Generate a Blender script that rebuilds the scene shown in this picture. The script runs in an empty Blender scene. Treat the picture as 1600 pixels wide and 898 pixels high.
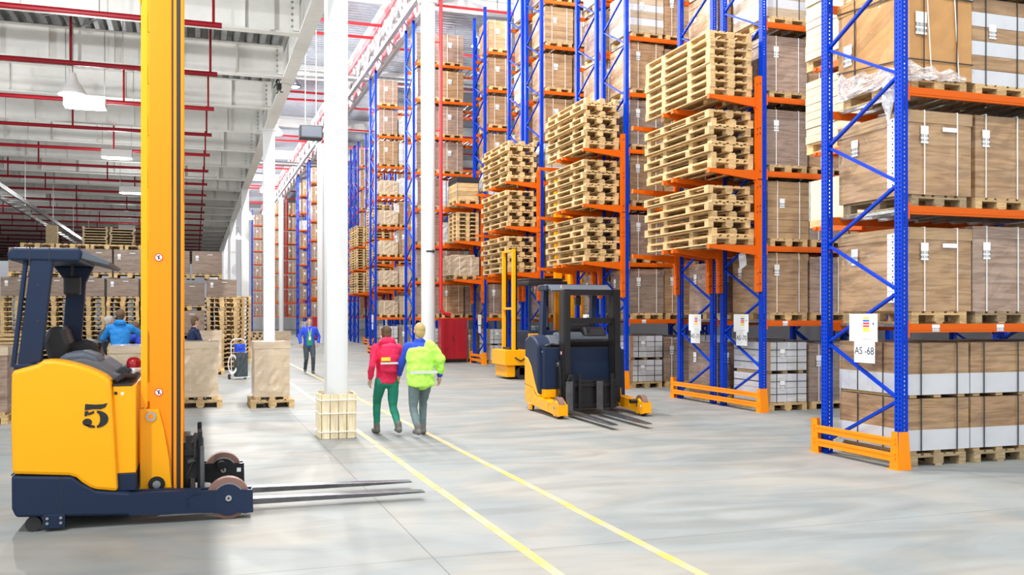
import bpy, bmesh, math, random
from mathutils import Vector, Matrix
R = math.radians
random.seed(7)
scn = bpy.context.scene
COL = scn.collection

# ------------------------------------------------------------------ camera
cd = bpy.data.cameras.new('camera'); cam = bpy.data.objects.new('camera', cd); COL.objects.link(cam)
cam.location = (0, 0, 1.75); cam.rotation_euler = (R(90), 0, -math.atan(495 / 1460))
cd.sensor_width = 36; cd.lens = 36 * 1460 / 1600; cd.shift_y = 43 / 1600; cd.clip_end = 400
scn.camera = cam
# ------------------------------------------------------------------ world, exposure
w = bpy.data.worlds.new('world'); scn.world = w; w.use_nodes = True
bg = w.node_tree.nodes['Background']; bg.inputs[0].default_value = (0.93, 0.97, 1, 1); bg.inputs[1].default_value = 1.75
scn.view_settings.view_transform = 'Standard'; scn.view_settings.look = 'None'
scn.view_settings.gamma = 1; scn.view_settings.use_curve_mapping = False
scn.view_settings.exposure = -0.3
scn.cycles.max_bounces = 7; scn.cycles.diffuse_bounces = 4; scn.cycles.transparent_max_bounces = 12
scn.cycles.glossy_bounces = 3; scn.cycles.caustics_reflective = False; scn.cycles.caustics_refractive = False
scn.cycles.use_denoising = True
scn.cycles.sample_clamp_indirect = 4
LAMP_HIGH = 3500    # watts, high bay lamps over the main hall
LAMP_AISLE = 700    # watts, lamps over the aisles between racks
LAMP_LOW = 400       # watts, lamps under the low ceiling

# ------------------------------------------------------------------ materials
M = {}
def newmat(name):
    m = bpy.data.materials.new(name); m.use_nodes = True
    nt = m.node_tree; b = nt.nodes['Principled BSDF']; M[name] = m
    return m, nt, b
def N(nt, t, **k):
    n = nt.nodes.new(t)
    for a, v in k.items(): setattr(n, a, v)
    return n
def plain(name, c, rough=.5, metal=0, coat=0, emit=0, vary=0, bump=0, bscale=30, spec=.5):
    m, nt, b = newmat(name); b.inputs['Specular IOR Level'].default_value = spec
    b.inputs['Base Color'].default_value = (*c, 1); b.inputs['Roughness'].default_value = rough
    b.inputs['Metallic'].default_value = metal; b.inputs['Coat Weight'].default_value = coat
    b.inputs['Coat Roughness'].default_value = .15
    if emit:
        b.inputs['Emission Color'].default_value = (*c, 1); b.inputs['Emission Strength'].default_value = emit
    if vary:
        tc = N(nt, 'ShaderNodeTexCoord'); no = N(nt, 'ShaderNodeTexNoise'); no.inputs['Scale'].default_value = 6
        nt.links.new(tc.outputs['Object'], no.inputs['Vector']); no.inputs['Detail'].default_value = 6
        hs = N(nt, 'ShaderNodeHueSaturation'); hs.inputs['Color'].default_value = (*c, 1)
        mr = N(nt, 'ShaderNodeMapRange'); mr.inputs[1].default_value = .3; mr.inputs[2].default_value = .7
        mr.inputs[3].default_value = 1 - vary; mr.inputs[4].default_value = 1 + vary
        nt.links.new(no.outputs['Fac'], mr.inputs[0]); nt.links.new(mr.outputs[0], hs.inputs['Value'])
        nt.links.new(hs.outputs[0], b.inputs['Base Color'])
    if bump:
        tc = N(nt, 'ShaderNodeTexCoord'); no = N(nt, 'ShaderNodeTexNoise'); no.inputs['Scale'].default_value = bscale
        bp = N(nt, 'ShaderNodeBump'); bp.inputs['Strength'].default_value = bump; bp.inputs['Distance'].default_value = .01
        nt.links.new(tc.outputs['Object'], no.inputs['Vector']); nt.links.new(no.outputs['Fac'], bp.inputs['Height'])
        nt.links.new(bp.outputs[0], b.inputs['Normal'])
    return m
def grain(name, c1, c2, stretch=(6, 60, 60), rough=.75, spread=.28):
    """wood: stretched noise, each piece its own shade"""
    m, nt, b = newmat(name)
    tc = N(nt, 'ShaderNodeTexCoord'); mp = N(nt, 'ShaderNodeMapping'); oi = N(nt, 'ShaderNodeObjectInfo')
    mp.inputs['Scale'].default_value = stretch
    nt.links.new(tc.outputs['Object'], mp.inputs['Vector'])
    cmb = N(nt, 'ShaderNodeCombineXYZ'); mu = N(nt, 'ShaderNodeMath', operation='MULTIPLY'); mu.inputs[1].default_value = 37
    nt.links.new(oi.outputs['Random'], mu.inputs[0])
    for i in range(3): nt.links.new(mu.outputs[0], cmb.inputs[i])
    nt.links.new(cmb.outputs[0], mp.inputs['Location'])
    no = N(nt, 'ShaderNodeTexNoise'); no.inputs['Scale'].default_value = 1; no.inputs['Detail'].default_value = 5
    nt.links.new(mp.outputs[0], no.inputs['Vector'])
    cr = N(nt, 'ShaderNodeValToRGB'); cr.color_ramp.elements[0].position = .32; cr.color_ramp.elements[1].position = .62
    cr.color_ramp.elements[0].color = (*c2, 1); cr.color_ramp.elements[1].color = (*c1, 1)
    nt.links.new(no.outputs['Fac'], cr.inputs[0])
    hs = N(nt, 'ShaderNodeHueSaturation')
    mr = N(nt, 'ShaderNodeMapRange'); mr.inputs[3].default_value = 1 - spread; mr.inputs[4].default_value = 1 + spread * .35
    nt.links.new(oi.outputs['Random'], mr.inputs[0]); nt.links.new(mr.outputs[0], hs.inputs['Value'])
    nt.links.new(cr.outputs[0], hs.inputs['Color']); nt.links.new(hs.outputs[0], b.inputs['Base Color'])
    b.inputs['Roughness'].default_value = rough
    bp = N(nt, 'ShaderNodeBump'); bp.inputs['Strength'].default_value = .3; bp.inputs['Distance'].default_value = .004
    nt.links.new(no.outputs['Fac'], bp.inputs['Height']); nt.links.new(bp.outputs[0], b.inputs['Normal'])
    return m
def wrapped(name, c1, c2, film=1.0, band=14, spread=.12):
    """cardboard in stretch film: horizontal bands coloured as wrinkle shading and a glossy wrinkled coat"""
    m, nt, b = newmat(name)
    tc = N(nt, 'ShaderNodeTexCoord'); mp = N(nt, 'ShaderNodeMapping'); oi = N(nt, 'ShaderNodeObjectInfo')
    mp.inputs['Scale'].default_value = (1.4, 1.4, band)
    nt.links.new(tc.outputs['Object'], mp.inputs['Vector'])
    mu = N(nt, 'ShaderNodeMath', operation='MULTIPLY'); mu.inputs[1].default_value = 53
    cmb = N(nt, 'ShaderNodeCombineXYZ'); nt.links.new(oi.outputs['Random'], mu.inputs[0])
    for i in range(3): nt.links.new(mu.outputs[0], cmb.inputs[i])
    nt.links.new(cmb.outputs[0], mp.inputs['Location']); mp.inputs['Rotation'].default_value = (.05, .09, 0)
    no = N(nt, 'ShaderNodeTexNoise'); no.inputs['Scale'].default_value = 1.6; no.inputs['Detail'].default_value = 4
    no.inputs['Distortion'].default_value = .6
    nt.links.new(mp.outputs[0], no.inputs['Vector'])
    cr = N(nt, 'ShaderNodeValToRGB'); cr.color_ramp.elements[0].position = .38; cr.color_ramp.elements[1].position = .6
    cr.color_ramp.elements[0].color = (*c2, 1); cr.color_ramp.elements[1].color = (*c1, 1)  # darker ramp colour stands for the shade in film wrinkles
    nt.links.new(no.outputs['Fac'], cr.inputs[0])
    hs = N(nt, 'ShaderNodeHueSaturation'); mr = N(nt, 'ShaderNodeMapRange')
    mr.inputs[3].default_value = 1 - spread; mr.inputs[4].default_value = 1 + spread
    nt.links.new(oi.outputs['Random'], mr.inputs[0]); nt.links.new(mr.outputs[0], hs.inputs['Value'])
    nt.links.new(cr.outputs[0], hs.inputs['Color']); nt.links.new(hs.outputs[0], b.inputs['Base Color'])
    b.inputs['Roughness'].default_value = .6
    b.inputs['Coat Weight'].default_value = film; b.inputs['Coat Roughness'].default_value = .08
    n2 = N(nt, 'ShaderNodeTexNoise'); n2.inputs['Scale'].default_value = 5; n2.inputs['Detail'].default_value = 2; n2.inputs['Distortion'].default_value = 1.6; n2.noise_type = 'RIDGED_MULTIFRACTAL'; n2.normalize = True
    nt.links.new(tc.outputs['Object'], n2.inputs['Vector'])
    ad = N(nt, 'ShaderNodeMath', operation='ADD'); nt.links.new(no.outputs['Fac'], ad.inputs[0]); nt.links.new(n2.outputs['Fac'], ad.inputs[1])
    bp = N(nt, 'ShaderNodeBump'); bp.inputs['Strength'].default_value = .8; bp.inputs['Distance'].default_value = .03
    nt.links.new(ad.outputs[0], bp.inputs['Height']); nt.links.new(bp.outputs[0], b.inputs['Coat Normal'])
    bp2 = N(nt, 'ShaderNodeBump'); bp2.inputs['Strength'].default_value = .25; bp2.inputs['Distance'].default_value = .01
    nt.links.new(ad.outputs[0], bp2.inputs['Height']); nt.links.new(bp2.outputs[0], b.inputs['Normal'])
    return m
grain('pine', (.74, .52, .25), (.46, .29, .12))
grain('pine_x', (.72, .50, .24), (.46, .29, .12), stretch=(6, 60, 60))
grain('pine_y', (.76, .54, .27), (.48, .31, .13), stretch=(60, 6, 60))
grain('pine_z', (.95, .84, .60), (.80, .66, .40), stretch=(40, 40, 5), spread=.15)
grain('pale_board', (.74, .62, .44), (.62, .49, .32), stretch=(4, 4, 70), spread=.08)
grain('old_pine', (.5, .38, .22), (.3, .21, .11), stretch=(6, 50, 50))
wrapped('tan_wrap', (.43, .26, .125), (.28, .155, .065), .5)
wrapped('mauve_wrap', (.37, .25, .18), (.235, .15, .10), .65)
wrapped('orange_card', (.52, .27, .09), (.47, .24, .08), .1, 3)
wrapped('white_wrap', (.62, .62, .62), (.52, .53, .55), .6)
wrapped('cream_wrap', (.55, .43, .29), (.45, .34, .22), .7)
wrapped('dark_wrap', (.30, .215, .16), (.2, .14, .1), .5)
wrapped('floor_wrap', (.56, .45, .31), (.48, .37, .25), 1.0, 5)
plain('kraft', (.42, .27, .14), .7, vary=.12)
plain('white_card', (.62, .63, .66), .5, vary=.04)
plain('strap_white', (.9, .9, .88), .4); plain('strap_black', (.03, .03, .03), .4); plain('strap_green', (.55, .75, .1), .4)
plain('blue_paint', (.0, .042, .5), .45, spec=.12); plain('orange_paint', (.70, .115, .002), .45, spec=.2)
plain('guard_orange', (1.0, .29, .002), .42, spec=.3)
plain('steel_white', (.70, .72, .72), .5); plain('cream_steel', (.80, .79, .75), .6, vary=.03)
plain('red_pipe', (.22, .006, .012), .45, spec=.2); plain('red_bright', (.62, .012, .02), .45); plain('pink_pipe', (.75, .12, .15), .45)
plain('galvanised', (.42, .43, .43), .38, .85, vary=.25); plain('deck_dark', (.3, .31, .31), .5, .3, vary=.2)
plain('roof_metal', (.50, .55, .62), .5, .15, vary=.08)
plain('truck_yellow', (1.0, .43, .001), .36, coat=.12, spec=.3); plain('mast_yellow', (.95, .30, .001), .4, spec=.3)
plain('truck_navy', (.012, .024, .058), .5, spec=.25, bump=.12, bscale=160); plain('black_plastic', (.018, .018, .02), .5)
plain('seat_grey', (.085, .10, .125), .6); plain('black_steel', (.03, .03, .032), .32, .6)
plain('fork_steel', (.13, .13, .14), .34, .75, vary=.3); plain('wheel_rubber', (.24, .13, .10), .55); plain('hub_steel', (.5, .5, .5), .3, .9)
plain('decal_black', (.012, .012, .012), .5); plain('red_glass', (.35, .01, .02), .1); plain('paper', (.86, .88, .9), .6)
plain('ink', (.02, .03, .06), .6); plain('ink_yellow', (.95, .75, .03), .6); plain('ink_red', (.8, .05, .05), .6); plain('ink_blue', (.05, .15, .6), .6)
plain('lamp_glow', (.92, .97, 1), .5, emit=14); plain('lamp_shell', (.75, .75, .73), .4); plain('lamp_black', (.02, .02, .03), .4)
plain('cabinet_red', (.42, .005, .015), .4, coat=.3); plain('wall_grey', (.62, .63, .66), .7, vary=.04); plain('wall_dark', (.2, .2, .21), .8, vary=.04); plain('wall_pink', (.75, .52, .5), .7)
plain('skin', (.62, .38, .27), .55); plain('hair_brown', (.12, .07, .035), .8); plain('hair_blond', (.5, .36, .14), .8); plain('hair_grey', (.42, .38, .33), .8)
plain('cloth_red', (.82, .02, .10), .8, bump=.5, bscale=14); plain('cloth_green', (.015, .24, .16), .85, bump=.5, bscale=12)
plain('cloth_hivis', (.5, .95, .12), .7, bump=.6, bscale=10); plain('cloth_blue', (.02, .07, .6), .8, bump=.5, bscale=14)
plain('cloth_sky', (.01, .22, .62), .7, bump=.6, bscale=14); plain('cloth_dark', (.05, .065, .075), .85, bump=.4, bscale=14); plain('cloth_navy', (.008, .02, .07), .85, bump=.4, bscale=14)
plain('cloth_greytrouser', (.14, .2, .21), .85, bump=.4, bscale=14); plain('shoe_grey', (.16, .15, .14), .7); plain('glove_grey', (.5, .53, .55), .8)
plain('cloth_moss', (.03, .25, .12), .85); plain('silver_tape', (.7, .7, .68), .3, .3)

# barcode sticker
def sticker_mat():
    m, nt, b = newmat('sticker')
    tc = N(nt, 'ShaderNodeTexCoord'); sp = N(nt, 'ShaderNodeSeparateXYZ'); nt.links.new(tc.outputs['Generated'], sp.inputs[0])
    # bars where z in two bands
    no = N(nt, 'ShaderNodeTexNoise'); no.noise_dimensions = '1D'; no.inputs['Scale'].default_value = 22; no.inputs['Detail'].default_value = 0
    ad = N(nt, 'ShaderNodeMath', operation='ADD'); nt.links.new(sp.outputs[0], ad.inputs[0]); nt.links.new(sp.outputs[1], ad.inputs[1])
    nt.links.new(ad.outputs[0], no.inputs['W'])
    g = N(nt, 'ShaderNodeMath', operation='GREATER_THAN'); g.inputs[1].default_value = .5; nt.links.new(no.outputs['Fac'], g.inputs[0])
    def band(lo, hi):
        a = N(nt, 'ShaderNodeMath', operation='GREATER_THAN'); a.inputs[1].default_value = lo
        c = N(nt, 'ShaderNodeMath', operation='LESS_THAN'); c.inputs[1].default_value = hi
        nt.links.new(sp.outputs[2], a.inputs[0]); nt.links.new(sp.outputs[2], c.inputs[0])
        mm = N(nt, 'ShaderNodeMath', operation='MULTIPLY'); nt.links.new(a.outputs[0], mm.inputs[0]); nt.links.new(c.outputs[0], mm.inputs[1]); return mm
    b1 = band(.1, .26); b2 = band(.34, .52); s = N(nt, 'ShaderNodeMath', operation='ADD'); nt.links.new(b1.outputs[0], s.inputs[0]); nt.links.new(b2.outputs[0], s.inputs[1])
    inx = N(nt, 'ShaderNodeMath', operation='COMPARE'); inx.inputs[1].default_value = .5; inx.inputs[2].default_value = .36
    nt.links.new(sp.outputs[0], inx.inputs[0])
    p = N(nt, 'ShaderNodeMath', operation='MULTIPLY'); nt.links.new(s.outputs[0], p.inputs[0]); nt.links.new(g.outputs[0], p.inputs[1])
    mx = N(nt, 'ShaderNodeMix', data_type='RGBA'); mx.inputs[6].default_value = (.88, .89, .9, 1); mx.inputs[7].default_value = (.03, .03, .03, 1)
    nt.links.new(p.outputs[0], mx.inputs[0]); nt.links.new(mx.outputs[2], b.inputs['Base Color']); b.inputs['Roughness'].default_value = .5
sticker_mat()
# blue post with real punched holes (transparent where the steel is missing)
def post_mat():
    m, nt, b = newmat('post_blue')
    b.inputs['Base Color'].default_value = (.0, .042, .5, 1); b.inputs['Roughness'].default_value = .45; b.inputs['Specular IOR Level'].default_value = .12
    tc = N(nt, 'ShaderNodeTexCoord'); sp = N(nt, 'ShaderNodeSeparateXYZ'); nt.links.new(tc.outputs['Object'], sp.inputs[0])
    def f(op, a, v=None, v2=None):
        n = N(nt, 'ShaderNodeMath', operation=op); nt.links.new(a, n.inputs[0])
        if v is not None:
            if hasattr(v, 'is_output'): nt.links.new(v, n.inputs[1])
            else: n.inputs[1].default_value = v
        if v2 is not None: n.inputs[2].default_value = v2
        return n.outputs[0]
    z = f('MODULO', f('ADD', sp.outputs[2], .025), .05); hz = f('COMPARE', z, .025, .011)
    hx = f('COMPARE', f('ABSOLUTE', sp.outputs[0]), .028, .0085)
    hy = f('COMPARE', sp.outputs[1], -.005, .0085)
    fr = f('COMPARE', f('ABSOLUTE', sp.outputs[1]), .045, .006)      # the wide web face
    sd = f('COMPARE', f('ABSOLUTE', sp.outputs[0]), .058, .006)      # the two flanges
    a = f('MULTIPLY', hx, fr); c = f('MULTIPLY', hy, sd); s = f('MULTIPLY', f('MAXIMUM', a, c), hz)
    tr = N(nt, 'ShaderNodeBsdfTransparent'); mx = N(nt, 'ShaderNodeMixShader')
    nt.links.new(s, mx.inputs[0]); nt.links.new(b.outputs[0], mx.inputs[1]); nt.links.new(tr.outputs[0], mx.inputs[2])
    nt.links.new(mx.outputs[0], nt.nodes['Material Output'].inputs[0])
post_mat()
# polished concrete
def floor_mat():
    m, nt, b = newmat('concrete')
    tc = N(nt, 'ShaderNodeTexCoord')
    def noise(s, d, dist=0, mscale=None):
        n = N(nt, 'ShaderNodeTexNoise'); n.inputs['Scale'].default_value = s; n.inputs['Detail'].default_value = d; n.inputs['Distortion'].default_value = dist
        if mscale:
            mp = N(nt, 'ShaderNodeMapping'); mp.inputs['Scale'].default_value = mscale; nt.links.new(tc.outputs['Object'], mp.inputs[0]); nt.links.new(mp.outputs[0], n.inputs['Vector'])
        else: nt.links.new(tc.outputs['Object'], n.inputs['Vector'])
        return n
    n1 = noise(.35, 6, .5); n2 = noise(1.6, 5, .15, (.8, 1.2, 1)); n3 = noise(28, 5)
    cr = N(nt, 'ShaderNodeValToRGB'); e = cr.color_ramp.elements
    e[0].position = .3; e[0].color = (.27, .28, .275, 1); e[1].position = .75; e[1].color = (.34, .34, .325, 1)
    a = N(nt, 'ShaderNodeMath', operation='MULTIPLY_ADD'); a.inputs[1].default_value = .55; nt.links.new(n2.outputs['Fac'], a.inputs[0])
    s = N(nt, 'ShaderNodeMath', operation='MULTIPLY'); s.inputs[1].default_value = .5; nt.links.new(n1.outputs['Fac'], s.inputs[0]); nt.links.new(s.outputs[0], a.inputs[2])
    nt.links.new(a.outputs[0], cr.inputs[0])
    n4 = noise(.55, 7, 1.2); cr2 = N(nt, 'ShaderNodeValToRGB'); q = cr2.color_ramp.elements
    q[0].position = .4; q[0].color = (.88, .93, .95, 1); q[1].position = .64; q[1].color = (1.08, 1.02, .95, 1); nt.links.new(n4.outputs['Fac'], cr2.inputs[0])
    n5 = noise(1.1, 9, 2.2, (.35, 1, 1)); cr3 = N(nt, 'ShaderNodeValToRGB'); q = cr3.color_ramp.elements
    q[0].position = .36; q[0].color = (.84, .835, .82, 1); q[1].position = .56; q[1].color = (1, 1, 1, 1); nt.links.new(n5.outputs['Fac'], cr3.inputs[0])
    m1 = N(nt, 'ShaderNodeMix', data_type='RGBA', blend_type='MULTIPLY'); m1.inputs[0].default_value = 1; nt.links.new(cr.outputs[0], m1.inputs[6]); nt.links.new(cr2.outputs[0], m1.inputs[7])
    m2 = N(nt, 'ShaderNodeMix', data_type='RGBA', blend_type='MULTIPLY'); m2.inputs[0].default_value = 1; nt.links.new(m1.outputs[2], m2.inputs[6]); nt.links.new(cr3.outputs[0], m2.inputs[7])
    # saw-cut joints: a grid in world metres
    sp = N(nt, 'ShaderNodeSeparateXYZ'); nt.links.new(tc.outputs['Object'], sp.inputs[0])
    def joint(sock, period, off):
        ad = N(nt, 'ShaderNodeMath', operation='ADD'); ad.inputs[1].default_value = off; nt.links.new(sock, ad.inputs[0])
        mo = N(nt, 'ShaderNodeMath', operation='MODULO'); mo.inputs[1].default_value = period; nt.links.new(ad.outputs[0], mo.inputs[0])
        c = N(nt, 'ShaderNodeMath', operation='LESS_THAN'); c.inputs[1].default_value = .011; nt.links.new(mo.outputs[0], c.inputs[0]); return c
    jx = joint(sp.outputs[0], 6.5, 100 * 6.5 - 1.62); jy = joint(sp.outputs[1], 6.5, 100 * 6.5 - 6.55)
    mxj = N(nt, 'ShaderNodeMath', operation='MAXIMUM'); nt.links.new(jx.outputs[0], mxj.inputs[0]); nt.links.new(jy.outputs[0], mxj.inputs[1])
    mk = N(nt, 'ShaderNodeMath', operation='MULTIPLY'); mk.inputs[1].default_value = .55; nt.links.new(mxj.outputs[0], mk.inputs[0])
    mx = N(nt, 'ShaderNodeMix', data_type='RGBA'); mx.inputs[7].default_value = (.09, .085, .08, 1)
    nt.links.new(mk.outputs[0], mx.inputs[0]); nt.links.new(m2.outputs[2], mx.inputs[6])
    nt.links.new(mx.outputs[2], b.inputs['Base Color'])
    rr = N(nt, 'ShaderNodeMapRange'); rr.inputs[1].default_value = .35; rr.inputs[2].default_value = .65; rr.inputs[3].default_value = .55; rr.inputs[4].default_value = .72; b.inputs['Specular IOR Level'].default_value = .17
    nt.links.new(n2.outputs['Fac'], rr.inputs[0]); nt.links.new(rr.outputs[0], b.inputs['Roughness'])
    bp = N(nt, 'ShaderNodeBump'); bp.inputs['Strength'].default_value = .12; bp.inputs['Distance'].default_value = .01
    nt.links.new(n2.outputs['Fac'], bp.inputs['Height']); nt.links.new(bp.outputs[0], b.inputs['Normal'])
floor_mat()
def worn_mat():
    m, nt, b = newmat('worn_yellow')
    tc = N(nt, 'ShaderNodeTexCoord'); no = N(nt, 'ShaderNodeTexNoise'); no.inputs['Scale'].default_value = 3.2; no.inputs['Detail'].default_value = 8; no.inputs['Roughness'].default_value = .7
    nt.links.new(tc.outputs['Object'], no.inputs['Vector'])
    cr = N(nt, 'ShaderNodeValToRGB'); e = cr.color_ramp.elements
    e[0].position = .42; e[0].color = (.44, .40, .28, 1); e[1].position = .6; e[1].color = (.66, .43, .08, 1)
    nt.links.new(no.outputs['Fac'], cr.inputs[0]); nt.links.new(cr.outputs[0], b.inputs['Base Color']); b.inputs['Roughness'].default_value = .5
worn_mat()
def film_mat():
    m, nt, b = newmat('clear_film')
    b.inputs['Base Color'].default_value = (.9, .9, .92, 1); b.inputs['Roughness'].default_value = .15
    tr = N(nt, 'ShaderNodeBsdfTransparent'); mx = N(nt, 'ShaderNodeMixShader')
    no = N(nt, 'ShaderNodeTexNoise'); no.inputs['Scale'].default_value = 14; no.inputs['Distortion'].default_value = 2
    mr = N(nt, 'ShaderNodeMapRange'); mr.inputs[1].default_value = .35; mr.inputs[2].default_value = .65; mr.inputs[3].default_value = .25; mr.inputs[4].default_value = .8
    nt.links.new(no.outputs['Fac'], mr.inputs[0]); nt.links.new(mr.outputs[0], mx.inputs[0])
    nt.links.new(tr.outputs[0], mx.inputs[1]); nt.links.new(b.outputs[0], mx.inputs[2]); nt.links.new(mx.outputs[0], nt.nodes['Material Output'].inputs[0])
film_mat()

def crease_glint_mat():  # white streaks painted as glints along the creases of the film
    m, nt, b = newmat('film_crease_glints')
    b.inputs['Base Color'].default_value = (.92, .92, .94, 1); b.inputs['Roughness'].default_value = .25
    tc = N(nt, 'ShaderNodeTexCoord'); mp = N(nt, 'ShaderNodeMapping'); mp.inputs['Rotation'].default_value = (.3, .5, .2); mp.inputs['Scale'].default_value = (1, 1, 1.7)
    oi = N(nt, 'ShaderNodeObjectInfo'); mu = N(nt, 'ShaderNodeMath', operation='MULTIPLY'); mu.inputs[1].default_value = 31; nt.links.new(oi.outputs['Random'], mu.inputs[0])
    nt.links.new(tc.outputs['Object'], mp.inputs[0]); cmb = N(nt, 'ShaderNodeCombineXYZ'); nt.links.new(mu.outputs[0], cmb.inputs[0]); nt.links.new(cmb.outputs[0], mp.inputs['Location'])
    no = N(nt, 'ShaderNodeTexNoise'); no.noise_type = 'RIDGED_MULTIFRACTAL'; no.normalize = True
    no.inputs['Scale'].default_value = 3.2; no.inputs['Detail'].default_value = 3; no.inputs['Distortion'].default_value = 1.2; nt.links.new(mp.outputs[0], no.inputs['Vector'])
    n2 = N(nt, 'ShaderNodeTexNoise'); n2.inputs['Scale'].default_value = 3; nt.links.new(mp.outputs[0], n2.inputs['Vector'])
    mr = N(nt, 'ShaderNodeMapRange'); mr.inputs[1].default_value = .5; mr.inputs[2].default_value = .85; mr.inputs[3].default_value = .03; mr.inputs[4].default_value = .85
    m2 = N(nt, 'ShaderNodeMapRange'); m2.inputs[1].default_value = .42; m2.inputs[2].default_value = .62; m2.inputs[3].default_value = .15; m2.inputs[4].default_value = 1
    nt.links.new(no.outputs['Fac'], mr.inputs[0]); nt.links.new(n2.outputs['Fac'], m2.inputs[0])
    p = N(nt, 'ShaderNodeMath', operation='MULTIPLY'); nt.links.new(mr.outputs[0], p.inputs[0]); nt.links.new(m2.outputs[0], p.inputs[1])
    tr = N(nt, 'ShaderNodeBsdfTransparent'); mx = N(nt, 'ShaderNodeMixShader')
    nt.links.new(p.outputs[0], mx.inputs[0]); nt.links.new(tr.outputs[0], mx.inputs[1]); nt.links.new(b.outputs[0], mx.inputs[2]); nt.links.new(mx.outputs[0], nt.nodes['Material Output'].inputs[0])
crease_glint_mat()

# ------------------------------------------------------------------ helpers
class MB:
    def __init__(s): s.v = []; s.f = []; s.mi = []; s.mats = []; s.cur = 0
    def use(s, m):
        if m not in s.mats: s.mats.append(m)
        s.cur = s.mats.index(m); return s
    def add(s, vs, fs):
        o = len(s.v); s.v += [tuple(v) for v in vs]
        for f in fs: s.f.append([i + o for i in f]); s.mi.append(s.cur)
        return s
    def box(s, x0, x1, y0, y1, z0, z1):
        return s.add([(x0, y0, z0), (x1, y0, z0), (x1, y1, z0), (x0, y1, z0), (x0, y0, z1), (x1, y0, z1), (x1, y1, z1), (x0, y1, z1)],
                     [(0, 3, 2, 1), (4, 5, 6, 7), (0, 1, 5, 4), (1, 2, 6, 5), (2, 3, 7, 6), (3, 0, 4, 7)])
    def cb(s, cx, cy, cz, sx, sy, sz): return s.box(cx - sx / 2, cx + sx / 2, cy - sy / 2, cy + sy / 2, cz - sz / 2, cz + sz / 2)
    def bar(s, a, b, w, h, up=(0, 0, 1)):
        a = Vector(a); b = Vector(b); d = (b - a).normalized(); u = Vector(up)
        if abs(d.dot(u)) > .95: u = Vector((0, 1, 0))
        x = d.cross(u).normalized() * w / 2; y = x.cross(d).normalized() * h / 2
        return s.add([a - x - y, a + x - y, a + x + y, a - x + y, b - x - y, b + x - y, b + x + y, b - x + y],
                     [(0, 3, 2, 1), (4, 5, 6, 7), (0, 1, 5, 4), (1, 2, 6, 5), (2, 3, 7, 6), (3, 0, 4, 7)])
    def tube(s, a, b, r, n=10, r2=None, cap=True):
        a = Vector(a); b = Vector(b); d = (b - a).normalized(); u = Vector((0, 0, 1)) if abs(d.z) < .9 else Vector((1, 0, 0))
        x = d.cross(u).normalized(); y = x.cross(d); r2 = r if r2 is None else r2
        vs = [a + (x * math.cos(t) + y * math.sin(t)) * r for t in [2 * math.pi * i / n for i in range(n)]] + \
             [b + (x * math.cos(t) + y * math.sin(t)) * r2 for t in [2 * math.pi * i / n for i in range(n)]]
        fs = [(i, n + i, n + (i + 1) % n, (i + 1) % n) for i in range(n)]
        if cap: fs += [tuple(range(n)), tuple(reversed(range(n, 2 * n)))]
        return s.add(vs, fs)
    def path(s, pts, r, n=8):
        for a, b in zip(pts, pts[1:]): s.tube(a, b, r, n)
        return s
    def prism_y(s, pts, y0, y1):            # pts in XZ
        n = len(pts); vs = [(x, y0, z) for x, z in pts] + [(x, y1, z) for x, z in pts]
        a = sum(pts[i][0] * pts[(i + 1) % n][1] - pts[(i + 1) % n][0] * pts[i][1] for i in range(n))
        r = list(range(n)) if a > 0 else list(reversed(range(n)))
        fs = [tuple(r), tuple(n + i for i in reversed(r))]
        for k in range(n):
            i, j = r[k], r[(k + 1) % n]; fs.append((j, i, n + i, n + j))
        return s.add(vs, fs)
    def prism_x(s, pts, x0, x1):            # pts in YZ
        t = MB(); t.prism_y([(-y, z) for y, z in pts], x0, x1)
        return s.add([(v[1], -v[0], v[2]) for v in t.v], t.f)
    def prism_z(s, pts, z0, z1):
        t = MB(); t.prism_y(pts, z0, z1)
        return s.add([(v[0], -v[2], v[1]) for v in t.v], t.f) if False else s.add([(v[0], v[2], v[1]) for v in t.v], [tuple(reversed(f)) for f in t.f])
    def lathe(s, prof, c=(0, 0, 0), n=20):   # prof (r, z)
        vs = []; m = len(prof)
        for r, z in prof:
            for i in range(n):
                t = 2 * math.pi * i / n; vs.append((c[0] + r * math.cos(t), c[1] + r * math.sin(t), c[2] + z))
        fs = [(j * n + i, j * n + (i + 1) % n, (j + 1) * n + (i + 1) % n, (j + 1) * n + i) for j in range(m - 1) for i in range(n)]
        return s.add(vs, fs)
    def mesh(s, name, m=None, smooth=False):
        me = bpy.data.meshes.new(name); me.from_pydata(s.v, [], s.f)
        for k in (s.mats or [m]): me.materials.append(M[k])
        if s.mats: me.polygons.foreach_set('material_index', s.mi)
        if smooth: me.polygons.foreach_set('use_smooth', [True] * len(me.polygons))
        me.update(); return me
    def build(s, name, m=None, parent=None, loc=(0, 0, 0), smooth=False, bevel=0, rot=None):
        o = bpy.data.objects.new(name, s.mesh(name, m, smooth)); COL.objects.link(o)
        o.location = loc
        if rot: o.rotation_euler = rot
        if parent: o.parent = parent
        if bevel:
            b = o.modifiers.new('b', 'BEVEL'); b.width = bevel; b.segments = 2; b.limit_method = 'ANGLE'; b.angle_limit = R(40)
        return o
def tag(o, label=None, cat=None, group=None, kind=None):
    for k, v in (('label', label), ('category', cat), ('group', group), ('kind', kind)):
        if v: o[k] = v
    return o
def empty(name, loc=(0, 0, 0), rz=0, label=None, cat=None, group=None, parent=None):
    o = bpy.data.objects.new(name, None); COL.objects.link(o); o.location = loc; o.rotation_euler = (0, 0, rz)
    o.empty_display_size = .1
    if parent: o.parent = parent
    return tag(o, label, cat, group)
def clone(o, parent=None):
    c = o.copy(); COL.objects.link(c); c.parent = parent
    for ch in list(KIDS.get(o.name, ())): clone(ch, c)
    return c
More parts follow.
